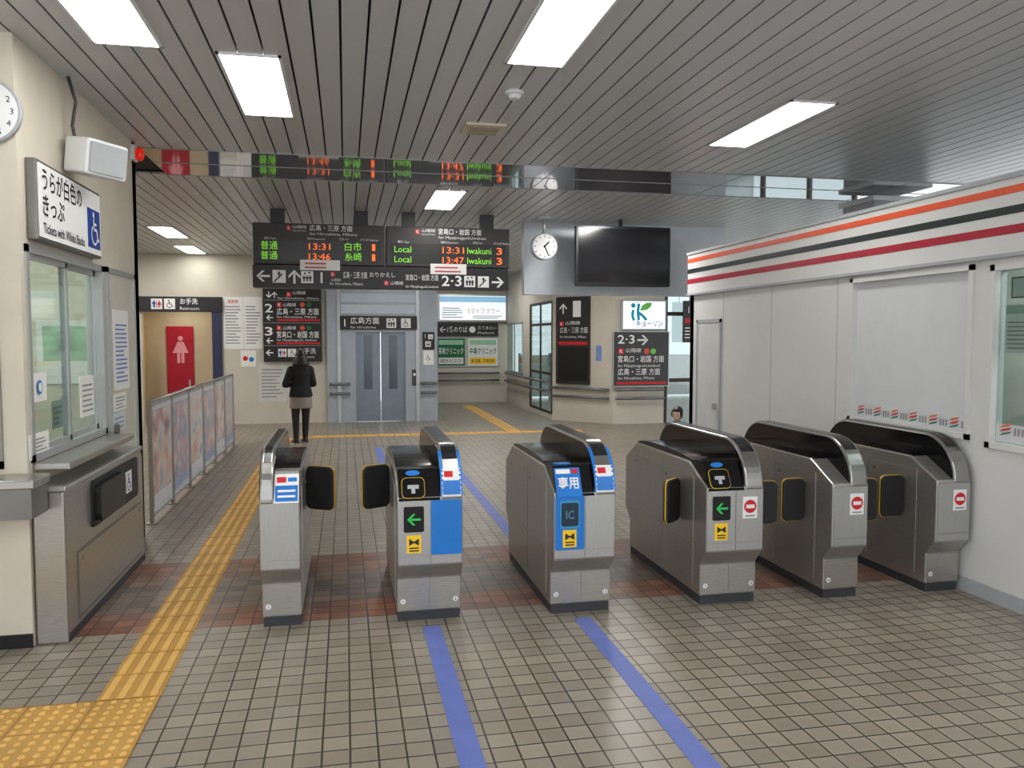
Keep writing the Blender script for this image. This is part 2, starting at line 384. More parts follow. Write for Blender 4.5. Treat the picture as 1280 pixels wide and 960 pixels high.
# white sign on office wall
e = thing('wheelchair_ticket_sign', (LX, 5.76, 2.39), 'white hanging sign about tickets with white backs and wheelchair symbol', 'sign')
m2 = MB(); m2.fbox(FL, 5.15, 6.38, 2.37, 2.84, .002, .06, dsteel); m2.build('frame', e, bevel=.006)
m2 = MB(); m2.fbox(FL, 5.17, 6.36, 2.39, 2.82, .06, .066, signwhite)
m2.text(FL, 'うらが白色の', 5.22, 2.73, .145, inkdark, .069, .72, bold=.012); m2.text(FL, 'きっぷ', 5.22, 2.58, .145, inkdark, .069, .37, bold=.012)
m2.text(FL, 'Tickets with White Backs', 5.22, 2.45, .085, inkdark, .069, .76, bold=.008)
m2.fbox(FL, 6.06, 6.33, 2.43, 2.70, .066, .070, dblue); wheelchair(m2, FL, 6.195, 2.565, .24, signwhite, .073); m2.build('panel', e)
# speaker
e = thing('wall_speaker', (-1.55, 5.8, 2.85), 'white box loudspeaker on a bracket above the white ticket sign', 'speaker')
SPK = Fr((-1.53, 5.82, 2.97), (.5, .86, 0), (.12, -.07, 1))
m2 = MB(); m2.prism(SPK, rrect(-.17, .17, -.11, .12, .02), -.19, 0, white); m2.build('cabinet', e, bevel=.01)
m2 = MB(); m2.prism(SPK, rrect(-.15, .15, -.09, .10, .015), 0, .012, lgrey); m2.build('grille', e)
m2 = MB(); m2.tube([(LX, 5.92, 3.03), (-1.72, 5.90, 3.02), (-1.66, 5.88, 2.98)], .02, grey); m2.build('bracket', e)
m2 = MB(); m2.tube([(-1.73, 5.87, 3.05), (-1.75, 5.86, 3.2), (-1.72, 5.84, 3.35), (-1.75, 5.8, 3.5)], .012, dgrey, 6); m2.build('cable', e)
# clock on office front wall
def clock(name, fr, a, b, r, d0, d1, label, digits=True, hands=(13, 29), stem=None):
    e = thing(name, fr.pt(a, b-r, d0), label, 'clock')
    m2 = MB(); m2.prism(fr, circ(a, b, r, 40), d0, d1, lgrey, False); m2.build('case', e, bevel=.006)
    m2 = MB(); m2.poly(fr, circ(a, b, r*.92, 40), signwhite, d1+.002)
    for k in range(1, 13):
        t = math.radians(90-30*k)
        if digits: m2.text(fr, str(k), a+r*.74*math.cos(t), b+r*.74*math.sin(t), r*.26, inkdark, d1+.004, None, 'c')
        else: m2.stroke(fr, [(a+r*.7*math.cos(t), b+r*.7*math.sin(t)), (a+r*.86*math.cos(t), b+r*.86*math.sin(t))], r*.05, inkdark, d1+.004)
    m2.build('dial', e)
    hh = math.radians(90-30*(hands[0] % 12+hands[1]/60)); mm = math.radians(90-6*hands[1])
    for nm, t, l, w in (('hour_hand', hh, .5, .09), ('minute_hand', mm, .78, .06)):
        m2 = MB(); m2.stroke(fr, [(a-.1*r*math.cos(t), b-.1*r*math.sin(t)), (a+l*r*math.cos(t), b+l*r*math.sin(t))], w*r, gblack, d1+.007); m2.build(nm, e)
    if stem:
        m2 = MB(); p = fr.pt(a, b+r, (d0+d1)/2); m2.tube([p-V((0, 0, .02)), (p.x, p.y, CEIL)], .02, alu); m2.box(p.x-.09, p.x+.09, p.y-.05, p.y+.05, CEIL-.03, CEIL, alu); m2.build('stem', e)
    return e
a, b = FO.px(-14, 140); clock('wall_clock', FO, a, b, .178, .002, .04, 'round white wall clock above the ticket office front window, cut by left edge')
# red alarm lamp
e = thing('alarm_lamp', (-1.74, 7.6, 3.36), 'small red alarm lamp at the top far corner of the office wall', 'alarm')
m2 = MB(); m2.box(LX, LX+.03, 7.55, 7.67, 3.34, 3.47, white); m2.build('base', e)
m2 = MB(); m2.ball((LX+.06, 7.61, 3.40), (.04, .045, .06), M('alarm red', (220, 40, 25), .3, emit=.4)); m2.build('lens', e)
# notices on office windows and door
def sheet(fr, x0, y0, x1, y1, label, cat='notice', d=0, body=None, mat=None, n=8, name='notice_sheet', group=None, ink=None):
    m2 = MB(); PB(m2, fr, x0, y0, x1, y1, d, d+.004, mat or paper); w = x1-x0; h = y1-y0
    if n: lines(m2, fr, x0+w*.12, y0+h*.16, x1-w*.12, y1-h*.08, n, ink or inkgrey, d+.007)
    if body: body(m2)
    return tag(m2.build(name), label, cat, group)
def roundmark(m2):
    a, b = FL.px(47, 484); s = scale_at(FL, 47, 484); m2.poly(FL, circ(a, b, 9*s, 20), blue, .013); m2.poly(FL, circ(a, b, 6*s, 20), paper, .015)
sheet(FL, 37, 466, 57, 502, 'white notice with blue ring taped to the near office window', d=.002, body=roundmark, n=0)
sheet(FL, 35, 541, 60, 572, 'small white notice in the bottom corner of the near office window', d=.002, n=5)
sheet(FL, 138, 388, 157, 487, 'tall white notice with blue rows on the office door', d=.02, n=14, ink=M('ink blue', (110, 128, 195), .7))
sheet(FL, 138, 491, 154, 513, 'small sheet just below the tall notice on the office door', d=.02, n=4)
sheet(FL, 137, 516, 153, 538, 'lowest small notice on the office door', d=.02, n=3, mat=M('paper bluish', (205, 215, 225), .7))
sheet(FO, -12, 498, 8, 552, 'white sheet with dark lines behind the front office window edge', d=-.01, n=5, ink=inkdark)
FLI = Fr((LX-.05, 0, 0), (0, 1, 0))
sheet(FLI, 100, 470, 117, 520, 'white notice on the far sliding office window pane', n=6)
sheet(FLI, 64, 500, 78, 535, 'pale notice low on the near sliding office window pane', n=4, mat=M('paper pale green', (208, 222, 210), .7))
# inside office
e = thing('filing_cabinet', (-3.9, 6.8, 0), 'grey green filing cabinet standing inside the ticket office', 'cabinet')
m2 = MB(); m2.box(-4.45, -3.9, 6.0, 7.5, 0, 1.6, M('cabinet green', (170, 182, 172), .5)); m2.build('body', e, bevel=.01)
for k in range(4):
    m2 = MB(); m2.box(-3.9, -3.885, 6.03, 7.47, .05+k*.39, .42+k*.39, M('drawer green', (186, 196, 186), .5)); dr = m2.build('drawer', e)
    m2 = MB(); m2.box(-3.885, -3.86, 6.6, 6.9, .25+k*.39, .28+k*.39, alu); m2.build('handle', dr)
FI = Fr((-4.49, 0, 0), (0, 1, 0)); FIY = FY(7.575)
m2 = MB(); m2.fbox(FI, 5.4, 7.4, 1.75, 2.5, 0, .03, M('board green', (96, 140, 116), .6)); m2.fbox(FI, 5.5, 6.3, 1.85, 2.4, .03, .035, paper); m2.fbox(FI, 6.5, 7.2, 1.9, 2.4, .03, .035, paper)
tag(m2.build('notice_board'), 'green notice board with white papers on the wall inside the ticket office', 'notice board')
m2 = MB(); m2.fbox(FIY, -3.3, -2.7, 1.35, 2.1, 0, .006, paper); m2.fbox(FIY, -3.25, -2.75, 1.95, 2.05, .006, .008, M('poster sky', (150, 185, 215), .5))
for k in range(6): m2.fbox(FIY, -3.22, -2.8, 1.42+k*.08, 1.45+k*.08, .006, .008, inkgrey)
tag(m2.build('wall_poster'), 'white chart with pale blue heading inside the ticket office', 'poster')
m2 = MB(); m2.fbox(FIY, -2.6, -2.15, 1.4, 1.95, 0, .006, paper); m2.fbox(FIY, -2.55, -2.2, 1.6, 1.9, .006, .008, M('calendar picture', (160, 190, 165), .5, nz=.3, ns=5))
tag(m2.build('wall_calendar'), 'wall calendar with green picture inside the ticket office', 'calendar')
e = thing('computer_monitor', (-2.35, 5.75, .75), 'black computer monitor on the desk behind the office side window', 'monitor')
MF = Fr((-2.35, 5.75, 0), (.25, .97, 0))
m2 = MB(); m2.prism(MF, rrect(-.22, .22, 1.0, 1.32, .01), -.04, 0, black); m2.build('screen', e); m2 = MB(); m2.fbox(MF, -.03, .03, .76, 1.0, -.05, -.02, black); m2.fbox(MF, -.12, .12, .752, .765, -.12, .06, black); m2.build('foot', e)
e = thing('office_desk', (-2.4, 6.2, 0), 'grey office desk behind the sliding windows', 'desk')
m2 = MB(); m2.box(-2.8, -1.95, 5.3, 7.1, .71, .75, lgrey); m2.build('top', e)
for x, y in ((-2.76, 5.34), (-1.99, 5.34), (-2.76, 7.06), (-1.99, 7.06)):
    m2 = MB(); m2.box(x-.02, x+.02, y-.02, y+.02, 0, .71, dgrey); m2.build('leg', e)

# ------------------------------------------------------------------ poster barrier
PXW = -1.85; FP = Fr((PXW, 0, 0), (0, 1, 0))
e = thing('poster_barrier', (PXW, 11, 0), 'low steel barrier with glass panels holding colourful posters beside the tactile strip', 'barrier')
y0, n, pw = 8.2, 6, .96
pm = [[(150, 165, 200), (235, 215, 205), (214, 150, 140), (90, 100, 130)], [(240, 225, 215), (120, 150, 195), (225, 160, 160), (240, 240, 238)], [(110, 140, 190), (222, 226, 235), (235, 190, 170), (180, 110, 120)],
      [(200, 208, 225), (130, 150, 190), (230, 170, 160), (240, 235, 225)], [(160, 175, 210), (240, 225, 220), (215, 150, 150), (110, 110, 140)], [(225, 220, 215), (150, 175, 205), (225, 180, 150), (190, 190, 200)]]
for i in range(n+1):
    m2 = MB(); m2.box(PXW-.018, PXW+.018, y0+i*pw-.018, y0+i*pw+.018, 0, 1.19, steel); m2.box(PXW-.05, PXW+.05, y0+i*pw-.05, y0+i*pw+.05, 0, .012, steel); m2.build('post', e)
for i in range(n):
    m2 = MB(); a0, a1 = y0+i*pw+.03, y0+(i+1)*pw-.03
    for r in ((a0, a1, .06, .085), (a0, a1, 1.14, 1.165), (a0, a0+.02, .06, 1.16), (a1-.02, a1, .06, 1.16)): m2.fbox(FP, *r, -.012, .012, alu)
    m2.fbox(FP, a0+.02, a1-.02, .085, 1.14, -.004, .003, M('panel backing', (205, 210, 214), .25))
    pn = m2.build('panel', e)
    m2 = MB(); m2.fbox(FP, a0+.06, a1-.06, .14, 1.09, .003, .006, poster_mat('poster %d' % i, pm[i], 3.6))
    m2.fbox(FP, a0+.06, a1-.06, .14, .26, .006, .008, M('poster foot %d' % (i % 2), ((215, 218, 222), (160, 172, 200))[i % 2], .3)); m2.build('poster', pn)
m2 = MB(); m2.tube([(PXW, y0, 1.19), (PXW, y0+n*pw, 1.19)], .016, steel); m2.build('top_rail', e)

# ------------------------------------------------------------------ tactile paving + stripes
seam = M('tactile seam', (150, 110, 56), .7)
def guide(name, x0, x1, y0, y1, along, label):
    mb = MB(); mb.box(x0, x1, y0, y1, 0, .003, tactb); L = (y1-y0) if along == 'y' else (x1-x0); n = max(1, round(L/.3))
    for i in range(n):
        for k in range(4):
            c = .0375+.075*k
            if along == 'y': mb.box(x0+c-.017, x0+c+.017, y0+i*.3+.012, y0+i*.3+.288, .003, .0085, tact)
            else: mb.box(x0+i*.3+.012, x0+i*.3+.288, y0+c-.017, y0+c+.017, .003, .0085, tact)
        if along == 'y': mb.box(x0, x1, y0+i*.3-.002, y0+i*.3+.002, .003, .0042, seam)
        else: mb.box(x0+i*.3-.002, x0+i*.3+.002, y0, y1, .003, .0042, seam)
    return tag(mb.build(name), label, 'tactile paving')
def blobs(name, x0, y0, nx, ny, label):
    mb = MB(); mb.box(x0, x0+nx*.3, y0, y0+ny*.3, 0, .003, tactb)
    for i in range(nx+1): mb.box(x0+i*.3-.002, x0+i*.3+.002, y0, y0+ny*.3, .003, .0042, seam)
    for i in range(ny+1): mb.box(x0, x0+nx*.3, y0+i*.3-.002, y0+i*.3+.002, .003, .0042, seam)
    for i in range(nx*5):
        for j in range(ny*5):
            c = (x0+.03+.06*i, y0+.03+.06*j); rg = []
            for r, z in ((.018, .003), (.012, .0085)): rg.append([V((c[0]+r*math.cos(t*math.pi/4), c[1]+r*math.sin(t*math.pi/4), z)) for t in range(8)])
            mb.loft(rg, tact)
    return tag(mb.build(name), label, 'tactile paving')
guide('tactile_guide_strip', -1.23, -.93, 4.2, 14.7, 'y', 'long yellow tactile strip with raised bars running past the poster barrier')
blobs('tactile_warning_pad', -2.43, 2.7, 5, 5, 'yellow dotted tactile pad in the bottom left foreground')
guide('tactile_guide_strip', -.93, 4.47, 14.7, 15.0, 'x', 'yellow tactile strip crossing the far hall in front of the lift')
guide('tactile_guide_strip', 3.0, 3.3, 15.0, 21.0, 'y', 'far yellow tactile strip leading into the corridor past the lift')
for x, y0, y1, l in ((.505, 2.2, 4.9, 'blue floor stripe leading to the front of the gate with the blue right panel'), (1.47, 2.2, 4.85, 'blue floor stripe leading to the front of the IC gate'),
                     (.505, 6.75, 13.2, 'blue floor stripe behind the gate with the blue right panel, nearer the tactile strip'), (1.47, 6.75, 13.2, 'blue floor stripe running away behind the IC gate')):
    mb = MB(); mb.box(x-.055, x+.055, y0, y1, 0, .003, stripeb); tag(mb.build('floor_stripe'), l, 'floor stripe', 'blue floor stripes')

# ------------------------------------------------------------------ ticket gates
AH = .31
def arch(off=0.):
    p = [(-.035+off, .79+off), (1.50-off, .79+off)]
    for i in range(9):
        t = math.radians(10*i+5); p.append((1.2+(.3-off)*math.cos(t), .8+(AH-off)*math.sin(t)))
    for i in range(12):
        t = math.radians(86-7.5*i); p.append((.28-(.315-off)*math.cos(t), .8+(AH-off)*math.sin(t)))
    return p
def arcband(m, SP, t0, t1, d0, d1, mat, lift=.003, n=6):
    o = []; q = []
    for i in range(n+1):
        t = math.radians(t0+(t1-t0)*i/n); o.append((.28-(.315+lift)*math.cos(t), .8+(AH+lift)*math.sin(t))); q.append((.28-(.31)*math.cos(t), .8+(AH-.005)*math.sin(t)))
    m.prism(SP, (o+q[::-1])[::-1], d0, d1, mat)
def topstrip(m, SP, d0, d1, mat):
    o = []; q = []
    ts = [(0, t) for t in (48, 56, 64, 71, 78, 86)]+[(1, t) for t in (85, 75, 65, 55, 45, 35, 25, 15)]
    for k, t in ts:
        t = math.radians(t)
        for l, lst in ((.003, o), (-.006, q)):
            lst.append((.28-(.315+l)*math.cos(t), .8+(AH+l)*math.sin(t)) if k == 0 else (1.2+(.3+l)*math.cos(t), .8+(AH+l)*math.sin(t)))
    m.prism(SP, (o+q[::-1])[::-1], d0, d1, mat)
def btop(a):
    if a < .25: return .81+(a+.03)*.5+.004
    if a > 1.27: return .95-(a-1.27)*.577+.004
    return .954
def gate(X, Y, w, label, fin, num, spec):
    e = thing('ticket_gate', (X, Y, 0), label, 'ticket gate', 'automatic ticket gates')
    SP = Fr((X, Y, 0), (0, 1, 0)); FF = Fr((X, Y, 0), (1, 0, 0)); hw = w/2
    TS = Fr((X, Y-.036, .79), (1, 0, 0), (0, .096, .185))
    m = MB(); m.box(X-hw+.008, X+hw-.008, Y+.07, Y+1.41, 0, .06, plinth); m.build('plinth', e)
    m = MB(); m.prism(SP, [(.06, .06), (1.42, .06), (1.42, .28), (1.53, .38), (1.53, .80), (1.27, .95), (.25, .95), (-.03, .81), (-.03, .38), (.06, .28)], -hw, hw, steel)
    m.build('body', e, bevel=.01)
    for sgn in (-1, 1):
        for a0, a1 in ((.17, .70), (.715, 1.33)):
            for b0, b1 in ((.11, .40), (.412, .86)):
                m = MB(); m.fbox(SP, a0, a1, b0, b1, sgn*hw, sgn*(hw+.004), steel)
                if b0 > .2: m.prism(SP, circ(a1-.06, b1-.06, .012, 10), sgn*(hw+.004), sgn*(hw+.007), dsteel)
                m.build('side_panel', e)
    m = MB(); a0, a1 = (-hw+.012, fin[0]-.006) if fin[0]+hw > .05 else (fin[1]+.006, hw-.012)
    hump = [(.24, .945), (1.28, .945)]+[(.76+.52*math.cos(math.radians(q)), .95+.04*math.sin(math.radians(q))) for q in range(15, 180, 15)]
    m.prism(SP, hump, a0, a1, gblack); m.build('deck_cover', e)
    # fin
    m = MB(); m.prism(SP, arch(), fin[0], fin[1], finsteel); f = m.build('side_fin', e, bevel=.012)
    for d0, d1 in ((fin[0]-.004, fin[0]), (fin[1], fin[1]+.004)):
        m = MB(); m.prism(SP, [(a, max(b, btop(a))) for a, b in arch(.015)], d0, d1, gblack); m.build('sensor_panel', f)
    m = MB(); topstrip(m, SP, fin[0]+.018, fin[1]-.018, M('top strip', (40, 40, 42), .22)); m.build('top_strip', f, label='black glossy top strip')
    if spec.get('trim'):
        m = MB(); arcband(m, SP, 2, 62, fin[0]-.005, fin[0]+.016, blue, .004, 10); arcband(m, SP, 2, 62, fin[1]-.016, fin[1]+.003, blue, .004, 10); m.build('front_trim', f, label='blue curved trim')
    # front plates
    halves = [(-hw+.008, -.004), (.004, hw-.008)] if w > .33 else [(-hw+.008, hw-.008)]
    for i, (a0, a1) in enumerate(halves):
        mt = blue if (spec.get('blue') == 'LR'[i]) else silver
        m = MB(); m.prism(FF, rrect(a0, a1, .445, .79, .012), .03, .036, mt); m.build('front_panel', e, label='blue front panel' if mt == blue else None)
        m = MB(); m.prism(FF, rrect(a0, a1, .39, .437, .008), .03, .036, silver); m.build('front_panel', e)
        m = MB(); m.prism(FF, rrect(a0, a1, .08, .27, .01), -.06, -.055, steel)
        c = a0+.03 if i == 0 else a1-.03
        m.poly(FF, circ(c, .13, .017, 14), signwhite, -.053); m.text(FF, num[i], c, .13, .028, inkdark, -.051, None, 'c'); m.build('base_panel', e)
    L = -hw/2 if w > .33 else 0; Rr = hw/2
    WEDGE = [(-.037, .79), (.25, .93), (.27, .962), (.06, .975)]
    for k in spec['parts']:
        m = MB()
        if k == 'screen':
            m.prism(FF, rrect(L-.062, L+.062, .595, .755, .01), .036, .043, gblack); arrow(m, FF, L, .675, .085, 180, arrowgreen, .046); m.build('display', e, label='black display with green arrow')
        elif k == 'ic':
            m.prism(FF, rrect(L-.066, L+.066, .585, .765, .012), .036, .043, M('ic frame', (60, 150, 200), .35)); m.prism(FF, rrect(L-.056, L+.056, .60, .75, .012), .043, .046, M('ic screen', (28, 52, 72), .2))
            m.text(FF, 'IC', L, .675, .075, M('ic letters', (80, 140, 165), .4), .049, .055, 'c', .01); m.build('display', e, label='dark display reading IC')
        elif k == 'butterfly':
            m.fbox(FF, L-.045, L+.045, .462, .575, .036, .039, ybright)
            m.poly(FF, [(L-.03, .51), (L-.03, .555), (L, .535), (L+.03, .555), (L+.03, .51), (L, .528)], inkdark, .042); m.stroke(FF, [(L-.03, .495), (L+.03, .495)], .008, inkdark, .042); m.stroke(FF, [(L-.03, .478), (L+.03, .478)], .008, inkdark, .042); m.build('sticker', e, label='yellow sticker')
        elif k == 'reader':
            m.prism(SP, WEDGE, -hw+.012, fin[0]-.008, gblack)
            m.prism(TS, rrect(L-.072, L+.072, .015, .15, .03), .0, .006, yellow)
            m.prism(TS, rrect(L-.068, L+.068, .019, .146, .027), .006, .009, gblack)
            m.fbox(TS, L-.035, L+.035, .075, .1, .009, .011, lgrey); m.fbox(TS, L-.012, L+.012, .045, .075, .009, .011, lgrey); m.prism(TS, circ(L, .18, .045, 16, .018), .0, .005, blue); m.build('card_reader', e, label='black card reader with thin yellow outline')
        elif k == 'icreader':
            m.prism(SP, WEDGE, -hw+.012, fin[0]-.008, gblack); TT = Fr((X, Y+.06, .975), (1, 0, 0), (0, .21, -.013)); m.prism(TT, circ(L, .1, .06, 18, .06), 0, .006, blue); m.build('card_reader', e)
            m = MB(); m.fbox(TS, L-.085, L+.085, -.004, .19, .0, .005, blue); m.text(TS, '専用', L, .085, .085, signwhite, .008, .135, 'c', .02); m.fbox(TS, L-.075, L+.02, .15, .18, .005, .007, signwhite); m.fbox(TS, L+.03, L+.07, .15, .18, .005, .007, red); m.build('sticker', e, label='blue sticker with white characters')
        elif k == 'fintag':
            c0, c1 = fin[0]+.006, fin[1]-.006
            arcband(m, SP, 2, 34, c0, c1, signwhite, .004); arcband(m, SP, 4, 20, c0+.004, c1-.004, blue, .006); arcband(m, SP, 24, 31, c0+.015, (c0+c1)/2+.01, red, .006)
            m.build('sticker', e, label='white and blue sticker with red mark')
        elif k == 'toplabel':
            m.prism(SP, WEDGE, fin[1]+.002, hw-.004, silver); m.build('top_wedge', e); m = MB()
            c0, c1 = fin[1]+.004, hw-.006
            m.fbox(TS, c0, c1, .005, .19, .0, .003, signwhite); m.fbox(TS, c0+.006, c1-.006, .015, .115, .003, .005, blue); m.fbox(TS, c0+.015, c0+.07, .135, .17, .003, .005, red); m.fbox(TS, c0+.08, c1-.012, .14, .165, .003, .005, blue)
            for q in (.045, .08): m.stroke(TS, [(c0+.02, q), (c1-.02, q)], .014, signwhite, .007)
            m.build('sticker', e, label='blue and white sticker with red mark')
        elif k == 'noentry':
            c = Rr if w > .33 else .045
            m.fbox(FF, c-.052, c+.052, .60, .745, .036, .039, signwhite); m.poly(FF, circ(c, .68, .044, 24), red, .041); m.fbox(FF, c-.03, c+.03, .668, .692, .039, .043, signwhite); m.fbox(FF, c-.035, c+.035, .612, .622, .039, .041, inkgrey); m.build('sticker', e, label='white sticker with red no entry disc')
    for side, yy, ang, zz, hh, ll in spec.get('flaps', []):
        fr = Fr((X+side*(hw+.02), Y+yy, zz), (side*math.cos(math.radians(ang)), -math.sin(math.radians(ang)), 0))
        m = MB(); m.prism(fr, rrect(-.01, ll, -hh, hh, .04), -.02, .02, rubber); fo = m.build('flap', e, bevel=.008)
        m = MB(); m.prism(fr, rrect(-.013, ll+.004, -hh-.004, hh+.004, .042), -.005, .005, yellow); m.build('edge_strip', fo)
    return e
GY = [5.03, 4.96, 4.90, 4.87, 4.82, 4.80]
gate(-.405, GY[0], .24, 'narrow steel ticket gate nearest the yellow tactile strip', (-.115, -.035), '1', dict(parts=['toplabel'], flaps=[(1, .68, 32, .76, .15, .21)]))
gate(.505, GY[1], .41, 'ticket gate with bright blue right front panel and green arrow display', (.07, .2), '12', dict(blue='R', trim=True, parts=['screen', 'butterfly', 'reader', 'fintag'], flaps=[(-1, .72, 28, .76, .15, .2)]))
gate(1.49, GY[2], .41, 'ticket gate with blue IC panel on its left front half', (.07, .2), '23', dict(blue='L', trim=True, parts=['ic', 'butterfly', 'icreader', 'fintag']))
gate(2.52, GY[3], .41, 'ticket gate with both a green arrow and a red no entry sticker', (.07, .2), '34', dict(parts=['screen', 'butterfly', 'reader', 'noentry'], flaps=[(-1, .40, 42, .66, .15, .19), (1, .20, 4, .65, .15, .20)]))
gate(3.34, GY[4], .27, 'slim steel gate with no entry sticker, second from the white booth', (.0, .125), '4', dict(parts=['noentry'], flaps=[(-1, .30, 4, .65, .15, .17), (1, .20, 4, .65, .15, .20)]))
gate(4.13, GY[5], .27, 'slim steel gate with no entry sticker right against the white booth', (.0, .125), '5', dict(parts=['noentry'], flaps=[(-1, .30, 4, .65, .15, .19)]))

# ------------------------------------------------------------------ right booth
RX = 4.3; FR = Fr((RX, 0, 0), (0, -1, 0)); BH = 2.84
W1 = (4.83, 6.22, 1.08, 2.31); W2 = (3.2, 4.68, 1.05, 2.29)
mb = MB()
ys = [1.5, 3.2, 4.68, 4.83, 6.22, 9.53]
for (a, b_) in zip(ys, ys[1:]):
    if (a, b_) == (3.2, 4.68): seg = [(0, 1.05), (2.29, 2.34)]
    elif (a, b_) == (4.83, 6.22): seg = [(0, 1.08), (2.31, 2.34)]
    else: seg = [(0, 2.34)]
    for z0, z1 in seg: mb.box(RX, RX+.1, a, b_, z0, z1, boothwhite)
mb.box(RX, 7.5, 9.43, 9.53, 0, BH, boothwhite); mb.box(RX+.1, 7.5, 1.5, 9.43, BH-.06, BH, boothwhite)
for y in (6.42, 7.55, 8.62): mb.box(RX-.002, RX, y-.004, y+.004, 0, 2.34, lgrey)
struct(mb, 'wall_right')
mb = MB(); mb.box(RX-.03, RX+.1, 1.5, 9.56, 2.34, BH, boothwhite)
for z0, z1, m in ((2.74, 2.79, orange), (2.607, 2.66, sblack), (2.478, 2.535, sred)): mb.box(RX-.034, RX-.03, 1.5, 9.56, z0, z1, m)
mb.box(RX-.045, RX-.03, 1.5, 9.56, 2.33, 2.355, lgrey); mb.box(RX-.045, RX+.1, 1.5, 9.57, BH, BH+.03, lgrey)
struct(mb, 'trim_2')
mb = MB(); mb.box(RX-.012, RX, 1.5, 9.5, 0, .1, lgrey); struct(mb, 'baseboard_right')
def bwindow(name, W, shut):
    a0, a1, b0, b1 = W; mb = MB(); t = .04
    for r in ((-a1, -a0, b0, b0+t), (-a1, -a0, b1-t, b1), (-a1, -a1+t, b0, b1), (-a0-t, -a0, b0, b1)): mb.fbox(FR, *r, -.08, .02, boothwhite)
    w = struct(mb, name)
    m2 = MB(); m2.fbox(FR, -a1+t, -a0-t, b0+t, b1-t, -.04, -.03, M('shutter white', (212, 214, 216), .15, nz=.02) if shut else glass); m2.build('pane', w)
    return w
bwindow('window_3', W1, True); bwindow('window_4', W2, False)
mk = [M('mark orange', (220, 120, 70), .5), M('mark red', (200, 56, 60), .5), M('mark green', (70, 130, 105), .5)]
def slash(m2, c, d):
    for k, mm in enumerate((mk[2], mk[1], mk[0])):
        o = .026*k; m2.poly(FR, [(c-.06, 1.140+o), (c+.02, 1.158+o), (c+.045, 1.178+o), (c-.035, 1.16+o)], mm, d)
    for k in range(3): m2.poly(FR, [(c+.06+k*.03, 1.15), (c+.078+k*.03, 1.15), (c+.078+k*.03, 1.2), (c+.06+k*.03, 1.2)], inkgrey, d)
m2 = MB(); m2.fbox(FR, -6.17, -4.88, 1.128, 1.235, -.029, -.027, M('pale band', (206, 208, 210), .4))
for i in range(6): slash(m2, -6.08+i*.215, -.025)
tag(m2.build('sticker_band'), 'pale sticker band with small red arrow marks along the shuttered booth window bottom', 'sticker band')
m2 = MB(); m2.fbox(FR, -4.63, -3.3, 1.10, 1.22, -.028, -.026, M('pale band', (206, 208, 210), .4))
for i in range(6): slash(m2, -4.54+i*.215, -.024)
tag(m2.build('sticker_band'), 'pale sticker band with small red arrow marks along the clear booth window bottom', 'sticker band')
mb = MB(); mb.box(RX+1.3, RX+1.4, 1.5, 9.43, 0, 2.78, M('booth inside', (216, 220, 210), .6)); struct(mb, 'wall_booth')
FRI = Fr((RX+.06, 0, 0), (0, -1, 0))
m2 = MB(); PB(m2, FRI, 1257, 379, 1300, 441, 0, .004, paper); PB(m2, FRI, 1259, 381, 1300, 392, .004, .006, M('pale mint', (150, 190, 170), .5)); lines(m2, FRI, 1260, 400, 1300, 438, 7, inkgrey, .007); tag(m2.build('window_poster'), 'white poster with pale green heading inside the clear booth window', 'poster')
m2 = MB(); PB(m2, FRI, 1265, 345, 1300, 372, 0, .004, M('notice frame dark', (50, 56, 52), .4)); PB(m2, FRI, 1267, 347, 1300, 370, .004, .006, M('pale notice', (206, 216, 206), .5)); tag(m2.build('framed_notice'), 'dark framed notice high inside the clear booth window', 'notice')
# booth door
mb = MB(); mb.fbox(FR, -9.28, -8.7, .02, 1.98, 0, .008, M('booth door', (204, 205, 205), .4))
for r in ((-9.32, -9.28, 0, 2.02), (-8.70, -8.66, 0, 2.02), (-9.32, -8.66, 1.98, 2.02)): mb.fbox(FR, *r, 0, .014, lgrey)
d = struct(mb, 'door_2'); m2 = MB(); m2.fbox(FR, -8.80, -8.76, .95, 1.02, .008, .05, alu); m2.build('handle', d)
# box on booth roof
m2 = MB(); m2.box(6.0, 6.7, 8.3, 8.9, BH, 3.42, lgrey); m2.box(5.96, 6.74, 8.26, 8.94, 3.38, 3.44, white); tag(m2.build('roof_unit', bevel=.01), 'grey ventilation box standing on the white booth roof', 'ventilation box')

# ------------------------------------------------------------------ far walls
FB_ = FY(17.4)
mb = MB(); ox0, ox1, oz = -4.03, -2.69, 2.33
mb.box(-6.5, ox0, 17.4, 17.55, 0, CEIL, creamfar); mb.box(ox1, -.36, 17.4, 17.55, 0, CEIL, creamfar); mb.box(ox0, ox1, 17.4, 17.55, oz, CEIL, creamfar)
struct(mb, 'wall_back')
mb = MB(); mb.box(-6.6, -6.5, 7.7, 19.2, 0, CEIL, creamfar); struct(mb, 'wall_side')
mb = MB(); mb.box(-4.5, -2.2, 18.9, 19, 0, 2.6, warm); mb.box(-4.45, -4.3, 17.55, 18.9, 0, 2.6, warmy); mb.box(-2.45, -2.3, 17.55, 18.9, 0, 2.6, warm); mb.box(-4.5, -2.2, 17.55, 19, 2.6, 2.7, white); struct(mb, 'wall_restroom')
F18 = FY(18.88)
mb = MB(); PB(mb, F18, 209, 408, 243, 520, 0, .018, M('door red', (180, 28, 56), .4)); a, b = F18.px(226, 437); figure(mb, F18, a, b, .62, pink, .022, True)
d = struct(mb, 'door_3'); m2 = MB(); a, b = F18.px(238, 480); m2.fbox(F18, a-.02, a+.02, b-.1, b+.1, .02, .06, alu); m2.build('handle', d)
